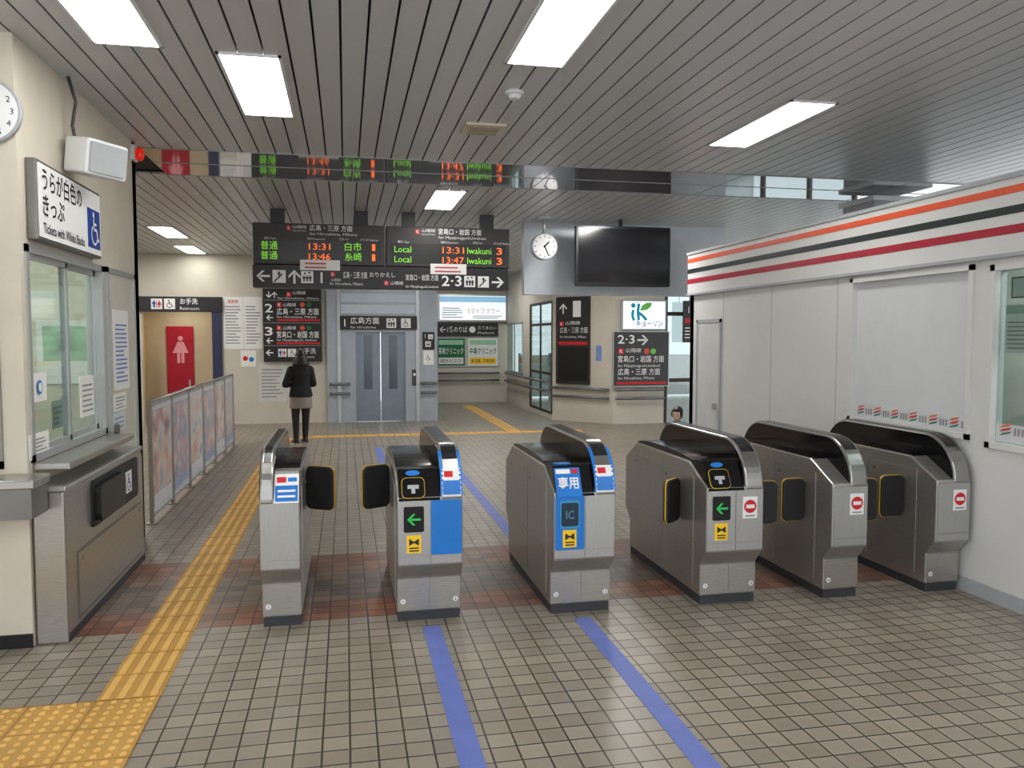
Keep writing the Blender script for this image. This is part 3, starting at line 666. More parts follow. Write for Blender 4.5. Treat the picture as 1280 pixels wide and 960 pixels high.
# restroom sign
e = thing('restroom_sign', FB_.pt(-3.4, 2.33, 0), 'long black restroom sign over the restroom entrance', 'sign')
m2 = MB(); PB(m2, FB_, 174, 371, 278, 390, .003, .08, signblack)
icon(m2, FB_, 'wc', 197, 380, 13, .084); icon(m2, FB_, 'chair', 213, 380, 13, .084)
T(m2, FB_, 'お手洗', 226, 377, 8, signwhite, 'l', 22, .084, .01); T(m2, FB_, 'Restroom', 226, 385.5, 5.5, signwhite, 'l', 24, .084); m2.build('panel', e)
m2 = MB(); PB(m2, FB_, 266, 390, 278, 480, .003, .06, M('navy panel', (50, 56, 86), .4)); m2.build('side_panel', e)
def redhead(m2): T(m2, FB_, '運賃表', 284, 377, 5, red, 'l', 14, .008)
sheet(FB_, 279, 371, 304, 436, 'white fare poster beside the restroom sign', 'poster', n=13, d=.001, name='wall_poster', body=redhead)
sheet(FB_, 304.6, 371, 328, 436, 'white timetable poster beside the black platform sign column', 'poster', n=13, d=.001, name='wall_poster')
def face2(m2):
    a, b = FB_.px(310, 448); m2.poly(FB_, circ(a-.05, b, .05, 14), red, .008); m2.poly(FB_, circ(a+.07, b-.02, .05, 14), blue, .008)
sheet(FB_, 301, 438, 320, 458, 'small square pictogram notice under the white wall posters', n=0, d=.001, body=face2)
sheet(FB_, 323, 452, 358, 502, 'grey white map sheet left of the standing woman', 'poster', n=9, d=.001, name='wall_poster', mat=M('sheet grey', (205, 205, 200), .6))
# sign stack
FS = FY(17.3)
e = thing('platform_sign_column', FS.pt(-1.0, 1.4), 'stacked black sign giving platforms 2 and 3 behind the woman', 'sign')
m2 = MB(); r = FS.rect(329, 361, 402, 452); m2.fbox(FS, *r, -.096, 0, signblack)
for y in (375, 403.5, 432): a0, b0 = FS.px(330, y); a1, _ = FS.px(401, y); m2.stroke(FS, [(a0, b0), (a1, b0)], .012, inkgrey, .003)
for x, g in ((336, 270), (343, 90)): a, b = FS.px(x, 368.5); arrow(m2, FS, a, b, .13, g, signwhite)
icon(m2, FS, 'R', 361, 368, 6, bg=red, fg=signwhite); T(m2, FS, '山陽線', 366, 366, 5, signwhite, 'l', 16); T(m2, FS, 'for Hiroshima, Mihara', 347, 372.5, 3.5, signwhite, 'l', 52)
for y, n, ja, en in ((389, '2', '広島・三原 方面', 'for Hiroshima, Mihara'), (418, '3', '宮島口・岩国 方面', 'for Miyajimaguchi, Iwakuni')):
    T(m2, FS, n, 331, y-4, 15, signwhite, 'l', 10, bold=.015); a, b = FS.px(337, y+8); arrow(m2, FS, a, b, .14, 180, signwhite)
    icon(m2, FS, 'R', 349, y-8, 6, bg=red, fg=signwhite); T(m2, FS, '山陽線', 354, y-8, 5, signwhite, 'l', 16)
    for k, c in enumerate((orange, green)):
        a, b = FS.px(378+k*8, y-8); m2.poly(FS, circ(a, b, .05, 12), c)
    T(m2, FS, ja, 346, y+.5, 9, signwhite, 'l', 53, bold=.01); T(m2, FS, en, 346, y+7, 4, signwhite, 'l', 50)
    a0, b0 = FS.px(346, y+11); a1, _ = FS.px(400, y+11); m2.stroke(FS, [(a0, b0), (a1, b0)], .04, red)
a, b = FS.px(337, 441); arrow(m2, FS, a, b, .15, 180, signwhite); icon(m2, FS, 'wc', 353, 441, 10); icon(m2, FS, 'chair', 365, 441, 10); T(m2, FS, 'お手洗', 373, 439, 8, signwhite, 'l', 22); T(m2, FS, 'Restroom', 373, 446, 4, signwhite, 'l', 20)
m2.build('panel', e)
# elevator
FE = FY(17.3)
r = FE.rect(409, 362, 547, 527); ex0, ex1 = r[0], r[1]
e = thing('elevator', ((ex0+ex1)/2, 17.4, 0), 'blue grey lift with two windowed doors behind the departure board', 'elevator')
dr = FE.rect(445, 415, 507, 525)
m2 = MB(); m2.box(ex0, dr[0], 17.3, 17.5, 0, CEIL, elev); m2.box(dr[1], ex1, 17.3, 17.5, 0, CEIL, elev); m2.box(dr[0], dr[1], 17.3, 17.5, dr[3], CEIL, elev); m2.box(ex1-.1, ex1, 17.5, 22, 0, CEIL, elev); m2.build('shaft_front', e)
for x in (424, 522):
    m2 = MB(); a, _ = FE.px(x, 450); m2.fbox(FE, a-.035, a+.035, 0, 3.2, 0, .03, alu); m2.build('mullion', e)
for y in (366, 380):
    m2 = MB(); PB(m2, FE, 426, y+1, 520, y+12, 0, .012, M('lift glazing', (200, 214, 226), .2)); m2.build('glazing', e)
xm = (dr[0]+dr[1])/2
for a0, a1 in ((dr[0], xm-.006), (xm+.006, dr[1])):
    m2 = MB(); m2.fbox(FE, a0, a1, 0.01, dr[3], -.1, -.06, elevd)
    lf = m2.build('door_leaf', e); m2 = MB(); m2.fbox(FE, a0+.17, a1-.17, .7, 1.85, -.06, -.055, M('lift door window', (84, 96, 108), .1)); m2.build('door_window', lf)
m2 = MB(); PB(m2, FE, 425, 395, 521, 412, 0, .06, signblack); T(m2, FE, '1', 431, 403.5, 13, signwhite, 'c', None, .064, .015); T(m2, FE, '広島方面', 438, 401, 9, signwhite, 'l', 36, .064, .01); T(m2, FE, 'for Hiroshima', 438, 409, 4, signwhite, 'l', 32, .064)
icon(m2, FE, 'lift', 489, 404, 12, .064); icon(m2, FE, 'chair', 507, 404, 12, .064); m2.build('header_sign', e)
m2 = MB(); PB(m2, FE, 528, 415, 543, 437, 0, .02, signblack); T(m2, FE, '1', 531, 420, 7, signwhite, 'l', None, .024); icon(m2, FE, 'chair', 538, 421, 6, .024); icon(m2, FE, 'lift', 535, 430, 7, .024); m2.build('wall_sign', e)
m2 = MB(); PB(m2, FE, 529, 438, 542, 456, 0, .02, paper); icon(m2, FE, 'chair', 535, 447, 9, .024); m2.build('notice_plate', e)
m2 = MB(); PB(m2, FE, 515, 462, 521, 482, 0, .02, dgrey); a, b = FE.px(518, 468); m2.poly(FE, circ(a, b, .03, 10), signwhite, .024); m2.build('call_panel', e)
# corridor end wall with adverts
FA = FY(21.99)
mb = MB(); mb.box(1.5, 4.6, 22, 22.12, 0, CEIL, creamfar); struct(mb, 'wall_corridor')
WX = 4.42; FWN = Fr((WX, 0, 0), (0, -1, 0))
mb = MB(); mb.box(WX, WX+.06, 19.1, 19.9, 0, CEIL, creamfar); mb.box(WX, WX+.06, 19.9, 22, 2.2, CEIL, creamfar); mb.box(WX, WX+.06, 19.9, 22, 0, .85, creamfar); mb.box(WX, WX+.06, 16.95, 19.1, 2.6, CEIL, creamfar); mb.box(WX, WX+.06, 16.95, 19.1, 0, .12, creamfar); struct(mb, 'wall_platform')
mb = MB()
for y in (16.98, 18.04, 19.08): mb.box(WX-.005, WX+.025, y-.03, y+.03, .12, 2.6, brown)
for z in (.14, 1.0, 2.1, 2.58): mb.box(WX, WX+.02, 16.95, 19.1, z-.03, z+.03, brown)
pglass = glass_mat('platform glass', (206, 216, 216), .18)
w = struct(mb, 'window_5'); m2 = MB(); m2.box(WX+.008, WX+.012, 16.95, 19.1, .12, 2.6, pglass); m2.build('pane', w)
mb = MB()
for r in ((-22, -19.9, .85, .90), (-22, -19.9, 2.15, 2.2), (-19.95, -19.9, .85, 2.2), (-20.97, -20.93, .85, 2.2)): mb.fbox(FWN, *r, -.02, .01, alu)
w = struct(mb, 'window_6'); m2 = MB(); m2.fbox(FWN, -21.99, -19.95, .90, 2.15, -.012, -.008, pglass); m2.build('pane', w)
# fence added outside so the view through the glazing is less stark white
e = thing('added_fence', (8, 22.5, 0), 'pale grey fence added outside to darken the view through the corridor glazing', 'fence')
for i in range(9):
    m2 = MB(); m2.box(4.9+i*.9-.03, 4.9+i*.9+.03, 22.47, 22.53, 0, 1.35, grey); m2.build('post', e)
for i in range(8):
    m2 = MB(); m2.box(4.93+i*.9, 5.77+i*.9, 22.49, 22.51, .1, 1.3, M('fence panel', (176, 184, 180), .5)); m2.build('panel', e)
e = thing('advert_lightbox', FA.pt(3, 2.3), 'lit white and blue advert light box high on the corridor end wall', 'light box')
m2 = MB(); PB(m2, FA, 546, 368, 633, 402, 0, .12, alu); m2.build('case', e)
m2 = MB(); PB(m2, FA, 549, 370, 631, 400, .12, .124, lightbox)
PB(m2, FA, 549, 371, 631, 378, .124, .127, M('box blue', (150, 195, 225), .5, emit=.6)); T(m2, FA, 'Sマイフラワー', 584, 389, 8, orange, 'l', 40, .130); lines(m2, FA, 552, 384, 578, 398, 5, inkgrey, .130); lines(m2, FA, 590, 394, 628, 399, 2, inkgrey, .130); m2.build('face', e)
e = thing('platform_one_sign', FA.pt(3, 2.0), 'long black sign pointing left to platform 1 below the light box', 'sign')
m2 = MB(); PB(m2, FA, 546, 404, 622, 420, 0, .06, signblack); a, b = FA.px(553, 412); arrow(m2, FA, a, b, .18, 180, signwhite, .064); T(m2, FA, '1番のりば', 559, 412, 8, signwhite, 'l', 25, .064, .01)
a, b = FA.px(590, 412); m2.poly(FA, circ(a, b, .09, 14), signwhite, .064); T(m2, FA, 'おてあらい', 597, 410, 5, signwhite, 'l', 23, .064); T(m2, FA, 'Platform', 597, 416, 4, signwhite, 'l', 20, .064); m2.build('panel', e)
for x0, x1, tx, col, tc, l in ((545, 582, '長尾クリニック', green, paper, 'green and white clinic advert board below the platform 1 sign'), (584, 623, '中島クリニック', paper, green, 'white clinic advert board with green lettering beside the corridor window')):
    m2 = MB(); PB(m2, FA, x0, 422, x1, 458, 0, .03, alu); PB(m2, FA, x0+1, 423, x1-1, 457, .03, .034, col); PB(m2, FA, x0+3, 425, x1-3, 431, .034, .037, M('pale green', (160, 205, 170), .5))
    T(m2, FA, tx, x0+3, 439, 9, tc, 'l', x1-x0-6, .038, .012); PB(m2, FA, x0+3, 447, x1-3, 455, .034, .037, paper if col == green else ybright); T(m2, FA, '0829-31-2121' if col == green else '828-7800', x0+5, 451, 6, inkdark, 'l', x1-x0-10, .04); tag(m2.build('advert_board'), l, 'advert')
# chamfered corner wall and front wall block
C0 = V((4.42, 16.95, 0)); C1 = V((5.43, 15.8, 0)); FCH = Fr(C0, C1-C0)
mb = MB(); ZF = Fr((0, 0, 0), (1, 0, 0), (0, 1, 0))
mb.prism(ZF, [(4.43, 16.95), (5.43, 15.8), (6.55, 15.8), (6.55, 16.1), (5.55, 16.1), (4.56, 17.0), (4.43, 17.0)], 0, CEIL, creamfar); struct(mb, 'wall_chamfer')
mb = MB()
for x in (6.6, 7.7, 8.8, 9.9, 11.0): mb.box(x-.04, x+.04, 15.85, 15.95, 0, CEIL, brown)
for z in (.9, 2.3, 3.45): mb.box(6.56, 11, 15.86, 15.94, z-.04, z+.04, brown)
w = struct(mb, 'window_7'); m2 = MB(); m2.box(6.6, 11, 15.895, 15.9, 0, CEIL, pglass); m2.build('pane', w)
e = thing('platform_number_sign', FCH.pt(.5, 1), 'tall black panel with large number 1 on the angled corner wall', 'sign')
m2 = MB(); PB(m2, FCH, 697, 371, 738, 480, .003, .06, signblack); T(m2, FCH, '1', 723, 386, 28, signwhite, 'c', 10, .064, .02)
a, b = FCH.px(706, 386); arrow(m2, FCH, a, b, .22, 90, signwhite, .064); icon(m2, FCH, 'R', 704, 405, 6, .064, red, signwhite); T(m2, FCH, '山陽線', 709, 404, 5, signwhite, 'l', 18, .064)
T(m2, FCH, '広島・三原 方面', 702, 413, 8, signwhite, 'l', 34, .064); T(m2, FCH, 'for Hiroshima, Mihara', 702, 421, 4, signwhite, 'l', 32, .064)
PB(m2, FCH, 700, 427, 736, 431, .06, .063, red); PB(m2, FCH, 700, 434, 736, 476, .06, .062, gblack); m2.build('panel', e)
F15 = FY(15.79)
e = thing('emblem_lightbox', F15.pt(5.9, 2.2), 'white lit sign with blue and green emblem above the black platform sign', 'light box')
m2 = MB(); PB(m2, F15, 775, 375, 831, 413, 0, .1, lgrey); m2.build('case', e, bevel=.005)
m2 = MB(); PB(m2, F15, 777, 377, 829, 411, .1, .104, lightbox); a, b = F15.px(799, 390)
teal = M('emblem teal', (20, 150, 185), .5, emit=.15); lime = M('emblem green', (110, 190, 90), .5, emit=.15)
m2.poly(F15, circ(a-.17, b+.13, .05, 14), teal, .109); m2.stroke(F15, [(a-.17, b+.04), (a-.19, b-.08), (a-.15, b-.18)], .06, teal, .108)
m2.stroke(F15, [(a-.05, b+.17), (a-.07, b), (a-.05, b-.17)], .06, teal, .108); m2.stroke(F15, [(a-.05, b-.02), (a+.04, b-.08), (a+.12, b-.17)], .06, teal, .109)
m2.poly(F15, [(a-.03, b+.02), (a+.02, b+.13), (a+.12, b+.19), (a+.24, b+.19), (a+.21, b+.1), (a+.12, b+.04)], lime, .110)
T(m2, F15, 'キョーリン', 793, 404.5, 9, dblue, 'l', 33, .107, .015); m2.build('face', e)
e = thing('platform_direction_sign', F15.pt(5.9, 1), 'black wall sign with 2·3 and right arrow under the lit emblem sign', 'sign')
m2 = MB(); PB(m2, F15, 765, 414, 835, 483, 0, .06, alu); m2.build('frame', e)
m2 = MB(); PB(m2, F15, 766, 415, 834, 482, .06, .064, M('sign charcoal', (62, 60, 62), .4)); T(m2, F15, '2·3', 771, 424, 15, signwhite, 'l', 21, .068, .015); a, b = F15.px(802, 425); arrow(m2, F15, a, b, .24, 0, signwhite, .068)
icon(m2, F15, 'R', 775, 439, 7, .068, red, signwhite); T(m2, F15, '山陽線', 781, 438, 6, signwhite, 'l', 19, .068)
a, b = F15.px(807, 439); m2.poly(F15, circ(a, b, .06), orange, .068); a, b = F15.px(815, 439); m2.poly(F15, circ(a, b, .06), lime, .068)
T(m2, F15, '宮島口・岩国 方面', 771, 449, 9, signwhite, 'l', 58, .068, .01); T(m2, F15, 'for Miyajimaguchi,Iwakuni', 771, 457, 5, signwhite, 'l', 53, .068); T(m2, F15, '広島・三原 方面', 771, 465, 9, signwhite, 'l', 53, .068, .01); T(m2, F15, 'for Hiroshima, Mihara', 771, 472.5, 5, signwhite, 'l', 46, .068)
PB(m2, F15, 769, 477, 832, 480, .064, .067, red); m2.build('panel', e)
sheet(FCH, 745, 432, 752, 451, 'small blue and white notice on the angled corner wall', n=3, d=.001, mat=M('notice blue', (120, 150, 215), .5))
# right edge items near opening
F155 = FY(15.6)
e = thing('hanging_banner', (6.5, 15.6, 2.0), 'small dark hanging banner beside the white booth corner', 'sign')
m2 = MB(); PB(m2, F155, 854, 376, 872, 428, -.03, 0, signblack); PB(m2, F155, 856, 398, 871, 404, 0, .003, red); T(m2, F155, '1', 861, 387, 12, signwhite, 'c'); lines(m2, F155, 856, 408, 870, 424, 4, signwhite); m2.build('panel', e)
m2 = MB(); a, b = F155.px(863, 376); m2.tube([(a, 15.62, b-.02), (a, 15.62, CEIL)], .015, alu); m2.build('hanger', e)

# handrails
def rail(pts, label, zs=(.82, .62)):
    c = V(pts[0]); e = thing('handrail', (c.x, c.y, .6), label, 'handrail', 'double steel handrails')
    n = V((pts[-1][0]-pts[0][0], pts[-1][1]-pts[0][1], 0)).normalized(); out = V((n.y, -n.x, 0))
    for z in zs:
        m2 = MB(); m2.tube([V((p[0], p[1], z))+out*.09 for p in pts], .03, railm); m2.build('rail', e)
    L = (V(pts[-1])-V(pts[0])).length; k = max(2, int(L/1.0)+1)
    for i in range(k):
        t = .08+.84*i/(k-1); p = V(pts[0]).lerp(V(pts[-1]), t); m2 = MB()
        for z in zs: m2.tube([V((p.x, p.y, z-.02))+out*.003, V((p.x, p.y, z-.02))+out*.09], .012, railm, 6)
        m2.build('bracket', e)
rail([(ex0+.04, 17.297, 0), (FE.px(438, 480)[0], 17.297, 0)], 'short double handrail left of the lift doors')
rail([(FE.px(525, 480)[0], 17.297, 0), (ex1-.03, 17.297, 0)], 'short double handrail right of the lift doors')
rail([(2.0, 22, 0), (4.2, 22, 0)], 'double handrail along the corridor end wall')
rail([(4.47, 16.92, 0), (5.40, 15.86, 0)], 'double handrail on the angled corner wall', (.72, .54))
rail([(5.46, 15.797, 0), (6.52, 15.797, 0)], 'double handrail under the black 2·3 wall sign', (.72, .54))
rail([(4.417, 21.7, 0), (4.417, 17.1, 0)], 'double handrail running along the corridor glazing', (.82, .62))

# ------------------------------------------------------------------ hanging signs
FBD = FY(11.0)
zt = FBD.px(400, 280)[1]; zb = FBD.px(400, 331)[1]
def board(x0, x1, label, rows, head_ja, head_en, hx):
    a0 = FBD.px(x0, 305)[0]; a1 = FBD.px(x1, 305)[0]
    e = thing('departure_board', FBD.pt((a0+a1)/2, zb, -.12), label, 'departure board', 'departure boards')
    m2 = MB(); m2.fbox(FBD, a0, a1, zb, zt, -.25, 0, M('board case', (64, 62, 62), .45)); m2.build('case', e, bevel=.008)
    m2 = MB(); dy = (x0-316)*.028
    z1 = FBD.px(x0+40, 298+dy)[1]; m2.fbox(FBD, a0+.05, a1-.05, zb+.04, z1-.02, 0, .004, M('led panel', (38, 38, 38), .3))
    icon(m2, FBD, 'R', hx, 285+dy, 6, .006, red, signwhite); T(m2, FBD, '山陽線', hx+5, 283.5+dy, 4.5, signwhite, 'l', 17, .006); T(m2, FBD, 'San-yō Line', hx+5, 288+dy, 3, signwhite, 'l', 17, .006)
    T(m2, FBD, head_ja, hx+26, 285+dy, 8, signwhite, 'l', 54, .006, .012); T(m2, FBD, head_en, hx+26, 292+dy, 5, signwhite, 'l', 60, .006)
    for k, t in enumerate(('種別 Type', '時刻 Departure', '行先 For', 'のりば Platform')): T(m2, FBD, t, x0+(14, 68, 108, 134)[k], 297.5+dy+k*.8, 3.4, signwhite, 'l', None, .006)
    for i, (ty, tm, to, pl) in enumerate(rows):
        y = 306.5+dy+i*12.5
        T(m2, FBD, ty, x0+10, y, 11.5, ledgreen, 'l', 21, .008); T(m2, FBD, tm, x0+70, y+1.5, 11.5, ledred, 'l', 27, .008)
        T(m2, FBD, to, x0+(115 if len(to) < 4 else 101), y+2.2, 11.5, ledgreen, 'l', 21 if len(to) < 4 else 30, .008); T(m2, FBD, pl, x0+(151 if len(to) < 4 else 141), y+3, 12, ledred, 'c', 4 if pl == '1' else 7, .008, .01)
    m2.build('display', e)
    for q in (.18, .82):
        p = FBD.pt(a0+(a1-a0)*q, zt, -.12); m2 = MB(); m2.box(p.x-.09, p.x+.09, p.y-.06, p.y+.06, zt, CEIL, dgrey); m2.build('hanger', e)
    return e
board(316, 481, 'departure board with Japanese green rows for Hiroshima, left of the pair', [('普通', '13:31', '白市', '1'), ('普通', '13:46', '糸崎', '1')], '広島・三原 方面', 'for Hiroshima, Mihara', 361)
board(483, 637, 'departure board reading Local to Iwakuni, right of the pair', [('Local', '13:31', 'Iwakuni', '3'), ('Local', '13:47', 'Iwakuni', '3')], '宮島口・岩国 方面', 'for Miyajimaguchi,Iwakuni', 522)
a0 = FBD.px(316, 348)[0]; a1 = FBD.px(635, 348)[0]; z1 = zb-.012; z0 = FBD.px(400, 360)[1]
e = thing('platform_guide_sign', FBD.pt((a0+a1)/2, z0, -.1), 'long black platform guide sign hanging under both departure boards', 'sign')
m2 = MB(); m2.fbox(FBD, a0, a1, z0, z1, -.22, .01, signblack); D = .014
a, b = FBD.px(329, 345); arrow(m2, FBD, a, b, .17, 180, signwhite, D); icon(m2, FBD, 'stairs', 349, 345.5, 16, D); a, b = FBD.px(368, 346); arrow(m2, FBD, a, b, .18, 90, signwhite, D); icon(m2, FBD, 'lift', 384, 346.5, 15, D)
T(m2, FBD, '1', 402, 347, 19, signwhite, 'c', None, D, .015); icon(m2, FBD, 'R', 416, 343, 6, D, red, signwhite); T(m2, FBD, '山陽線', 414, 350, 4, signwhite, 'l', 12, D)
T(m2, FBD, '広島・三原 方面', 429, 344, 9, signwhite, 'l', 30, D, .01); T(m2, FBD, 'for Hiroshima, Mihara', 412, 354.5, 5, signwhite, 'l', 42, D)
T(m2, FBD, 'おりかえし', 462, 343.5, 7, signwhite, 'l', 32, D); icon(m2, FBD, 'R', 483, 354, 6, D, red, signwhite); T(m2, FBD, '山陽線', 488, 354, 5, signwhite, 'l', 16, D); T(m2, FBD, '宮島口・岩国 方面', 507, 347, 8, signwhite, 'l', 41, D); T(m2, FBD, 'for Miyajimaguchi,Iwakuni', 507, 358, 4.5, signwhite, 'l', 41, D)
T(m2, FBD, '2·3', 552, 351, 18, signwhite, 'l', 25, D, .015); icon(m2, FBD, 'lift', 587, 352, 14, D); icon(m2, FBD, 'stairs', 604, 352.5, 14, D); a, b = FBD.px(622, 353); arrow(m2, FBD, a, b, .17, 0, signwhite, D)
m2.build('panel', e)
FPN = FY(10.98)
sheet(FPN, 375, 325, 425, 338, 'white paper strip stuck below the left departure board', n=2, ink=M('ink red', (190, 80, 90), .7), d=0)
sheet(FPN, 538, 330, 583, 343, 'white paper strip stuck below the right departure board', n=2, ink=M('ink red', (190, 80, 90), .7), d=0)
a, b = FBD.px(681, 308); clock('hanging_clock', FBD, a, b, .185, -.12, 0, 'round white clock hanging from the ceiling between departure boards and television', False, (13, 26), stem=True)
e = thing('television', FBD.pt(FBD.px(779, 320)[0], FBD.px(779, 358)[1], -.05), 'large black wall television screen hanging beside the round clock', 'television')
r = FBD.rect(720, 283, 838, 358)
m2 = MB(); m2.prism(FBD, rrect(r[0], r[1], r[2], r[3], .02), -.09, 0, black); m2.build('case', e, bevel=.006)
m2 = MB(); m2.fbox(FBD, r[0]+.035, r[1]-.035, r[2]+.06, r[3]-.035, 0, .004, gblack); m2.build('screen', e)
m2 = MB(); am = (r[0]+r[1])/2; m2.fbox(FBD, am-.25, am+.25, (r[2]+r[3])/2-.1, (r[2]+r[3])/2+.1, -.14, -.09, dgrey); m2.tube([FBD.pt(am, (r[2]+r[3])/2, -.15), FBD.pt(am, CEIL, -.15)], .03, dgrey); m2.build('hanger', e)
# bulkhead
F116 = FY(11.6); r = F116.rect(560, 300, 905, 369)
mb = MB(); mb.box(F116.px(655, 330)[0], r[1], 11.6, 11.75, r[2], CEIL, M('bulkhead', (200, 207, 214), .3, .05)); struct(mb, 'trim_3')

# ------------------------------------------------------------------ ceiling fixtures
LP = [(115, -6, 'ceiling light cut off at the top left corner'), (325, 110, 'rectangular ceiling light nearest above the ticket office side'), (704, 28, 'ceiling light cut by the top edge above the IC gate'),
      (958, 157, 'ceiling light above the two slim gates'), (555, 250, 'ceiling light just above the departure boards'), (211, 290, 'ceiling light above the poster barrier'), (256, 322, 'farthest small ceiling light before the restroom wall')]
for x, y, l in LP:
    a, b = CE.px(x, y); b = min(b, 16.5)
    e = thing('ceiling_light', (a, b, CEIL-.012), l, 'ceiling light', 'fluorescent ceiling lights')
    m2 = MB(); w, h = .19, .68
    for q in ((a-w, a+w, b-h, b-h+.018), (a-w, a+w, b+h-.018, b+h), (a-w, a-w+.018, b-h, b+h), (a+w-.018, a+w, b-h, b+h)): m2.box(*q, CEIL-.012, CEIL, white)
    m2.build('frame', e); m2 = MB(); m2.box(a-w+.018, a+w-.018, b-h+.018, b+h-.018, CEIL-.010, CEIL-.002, lampwhite); m2.build('diffuser', e)
a, b = CE.px(604, 160); e = thing('ceiling_vent', (a, b, CEIL-.03), 'beige rectangular ceiling vent in front of the polished strip', 'vent')
m2 = MB(); m2.box(a-.16, a+.16, b-.16, b+.16, CEIL-.02, CEIL, M('vent beige', (215, 205, 180), .5)); m2.build('frame', e)
m2 = MB()
for k in range(5): m2.box(a-.12, a+.12, b-.12+k*.055, b-.10+k*.055, CEIL-.028, CEIL-.02, M('vent louvre', (165, 156, 134), .5))
m2.build('louvre', e)
a, b = CE.px(643, 114); e = thing('smoke_detector', (a, b, CEIL-.06), 'small round white smoke detector on the ceiling', 'smoke detector')
m2 = MB(); m2.tube([(a, b, CEIL), (a, b, CEIL-.025)], .065, white, 20); m2.build('base', e); m2 = MB(); m2.tube([(a, b, CEIL-.025), (a, b, CEIL-.055)], [.05, .035], white, 20); m2.build('head', e)

# ------------------------------------------------------------------ people
def fuse(mb, name, parent, mat, voxel, smooth=3, M4=None, label=None):
    if M4 is not None: mb.xf(M4)
    o = ORG[parent.name]; me = bpy.data.meshes.new('tmp'); me.from_pydata([tuple(p-o) for p in mb.v], [], mb.f)
    t = bpy.data.objects.new('tmp', me); COL.objects.link(t)
    r = t.modifiers.new('r', 'REMESH'); r.mode = 'VOXEL'; r.voxel_size = voxel
    if smooth: s = t.modifiers.new('s', 'SMOOTH'); s.iterations = smooth; s.factor = .5
    dg = bpy.context.evaluated_depsgraph_get(); dg.update()
    m2 = bpy.data.meshes.new_from_object(t.evaluated_get(dg)); bpy.data.objects.remove(t); bpy.data.meshes.remove(me)
    m2.name = name; m2.materials.clear(); m2.materials.append(mat)
    m2.polygons.foreach_set('use_smooth', [True]*len(m2.polygons)); m2.polygons.foreach_set('material_index', [0]*len(m2.polygons))
    ob = bpy.data.objects.new(name, m2); COL.objects.link(ob); ob.parent = parent; ORG[ob.name] = o
    if label: ob['label'] = label
    return ob
def limb(mb, pts, rs, mat=skin):
    for i in range(len(pts)-1): mb.tube([pts[i], pts[i+1]], [rs[i], rs[i+1]], mat, 12)
    for p, r in zip(pts, rs): mb.ball(p, r, mat, 12, 8)
def torso(mb, rows, mat=skin):
    mb.loft([[V((rx*math.cos(2*math.pi*k/18), y+ry*math.sin(2*math.pi*k/18), z)) for k in range(18)] for z, rx, ry, y in rows], mat)
def hand(mb, w, d, lat, curl):
    d = V(d).normalized(); lat = V(lat).normalized(); c = V(curl).normalized(); w = V(w)
    for q in (-.024, -.008, .008, .024): limb(mb, [w+lat*q*.6, w+d*.085+lat*q*1.25], [.013, .012])
    for q, L in ((-.036, .052), (-.012, .068), (.012, .074), (.036, .066)):
        p0 = w+d*.085+lat*q; p1 = p0+d*L*.55+c*.008; p2 = p1+d*L*.4+c*.022; limb(mb, [p0, p1, p2], [.0095, .0085, .0075])
    t0 = w+d*.03+lat*.03; t1 = t0+d*.03+lat*.028+c*.006; t2 = t1+d*.032+lat*.006+c*.01; limb(mb, [t0, t1, t2], [.012, .010, .0085])
TOR = [(.80, .13, .10, 0), (.88, .16, .115, -.01), (.98, .13, .095, 0), (1.08, .128, .095, 0), (1.20, .15, .105, 0), (1.28, .15, .088, 0), (1.335, .085, .06, 0), (1.36, .05, .05, 0)]
def person(name, loc, rz, h, hf, arms, legs, label, cat='person'):
    e = thing(name, loc, label, cat); top = 1.38+.222*hf; s = h/top
    M4 = Matrix.Translation(V(loc)) @ Matrix.Rotation(rz, 4, 'Z') @ Matrix.Scale(s, 4)
    HD = lambda p: V((0, 0, 1.38))+(V(p)-V((0, 0, 1.38)))*hf
    mb = MB(); torso(mb, TOR); limb(mb, [(0, 0, 1.33), (0, .008, 1.43)], [.05, .047])
    mb.ball(HD((0, .012, 1.495)), tuple(hf*q for q in (.076, .094, .108)), skin, 18, 12); mb.ball(HD((0, .04, 1.44)), tuple(hf*q for q in (.054, .056, .058)), skin)
    mb.ball(HD((0, .107, 1.475)), tuple(hf*q for q in (.013, .014, .022)), skin, 10, 6)
    for q in (-1, 1): mb.ball(HD((q*.078, .0, 1.48)), tuple(hf*z for z in (.012, .02, .03)), skin, 10, 6)
    for a in arms:
        limb(mb, a['p'], [.05, .038, .026]); hand(mb, a['p'][2], a['d'], a['l'], a['c'])
    for l in legs:
        limb(mb, l[:3], [.085, .052, .036]); limb(mb, [V(l[2])+V((0, -.02, -.045)), V(l[2])+V((0, .05, -.06)), V(l[2])+V((0, .13, -.068))], [.036, .032, .024])
    fuse(mb, 'body', e, skin, .0075*s*1.1, 3, M4)
    return e, M4, HD
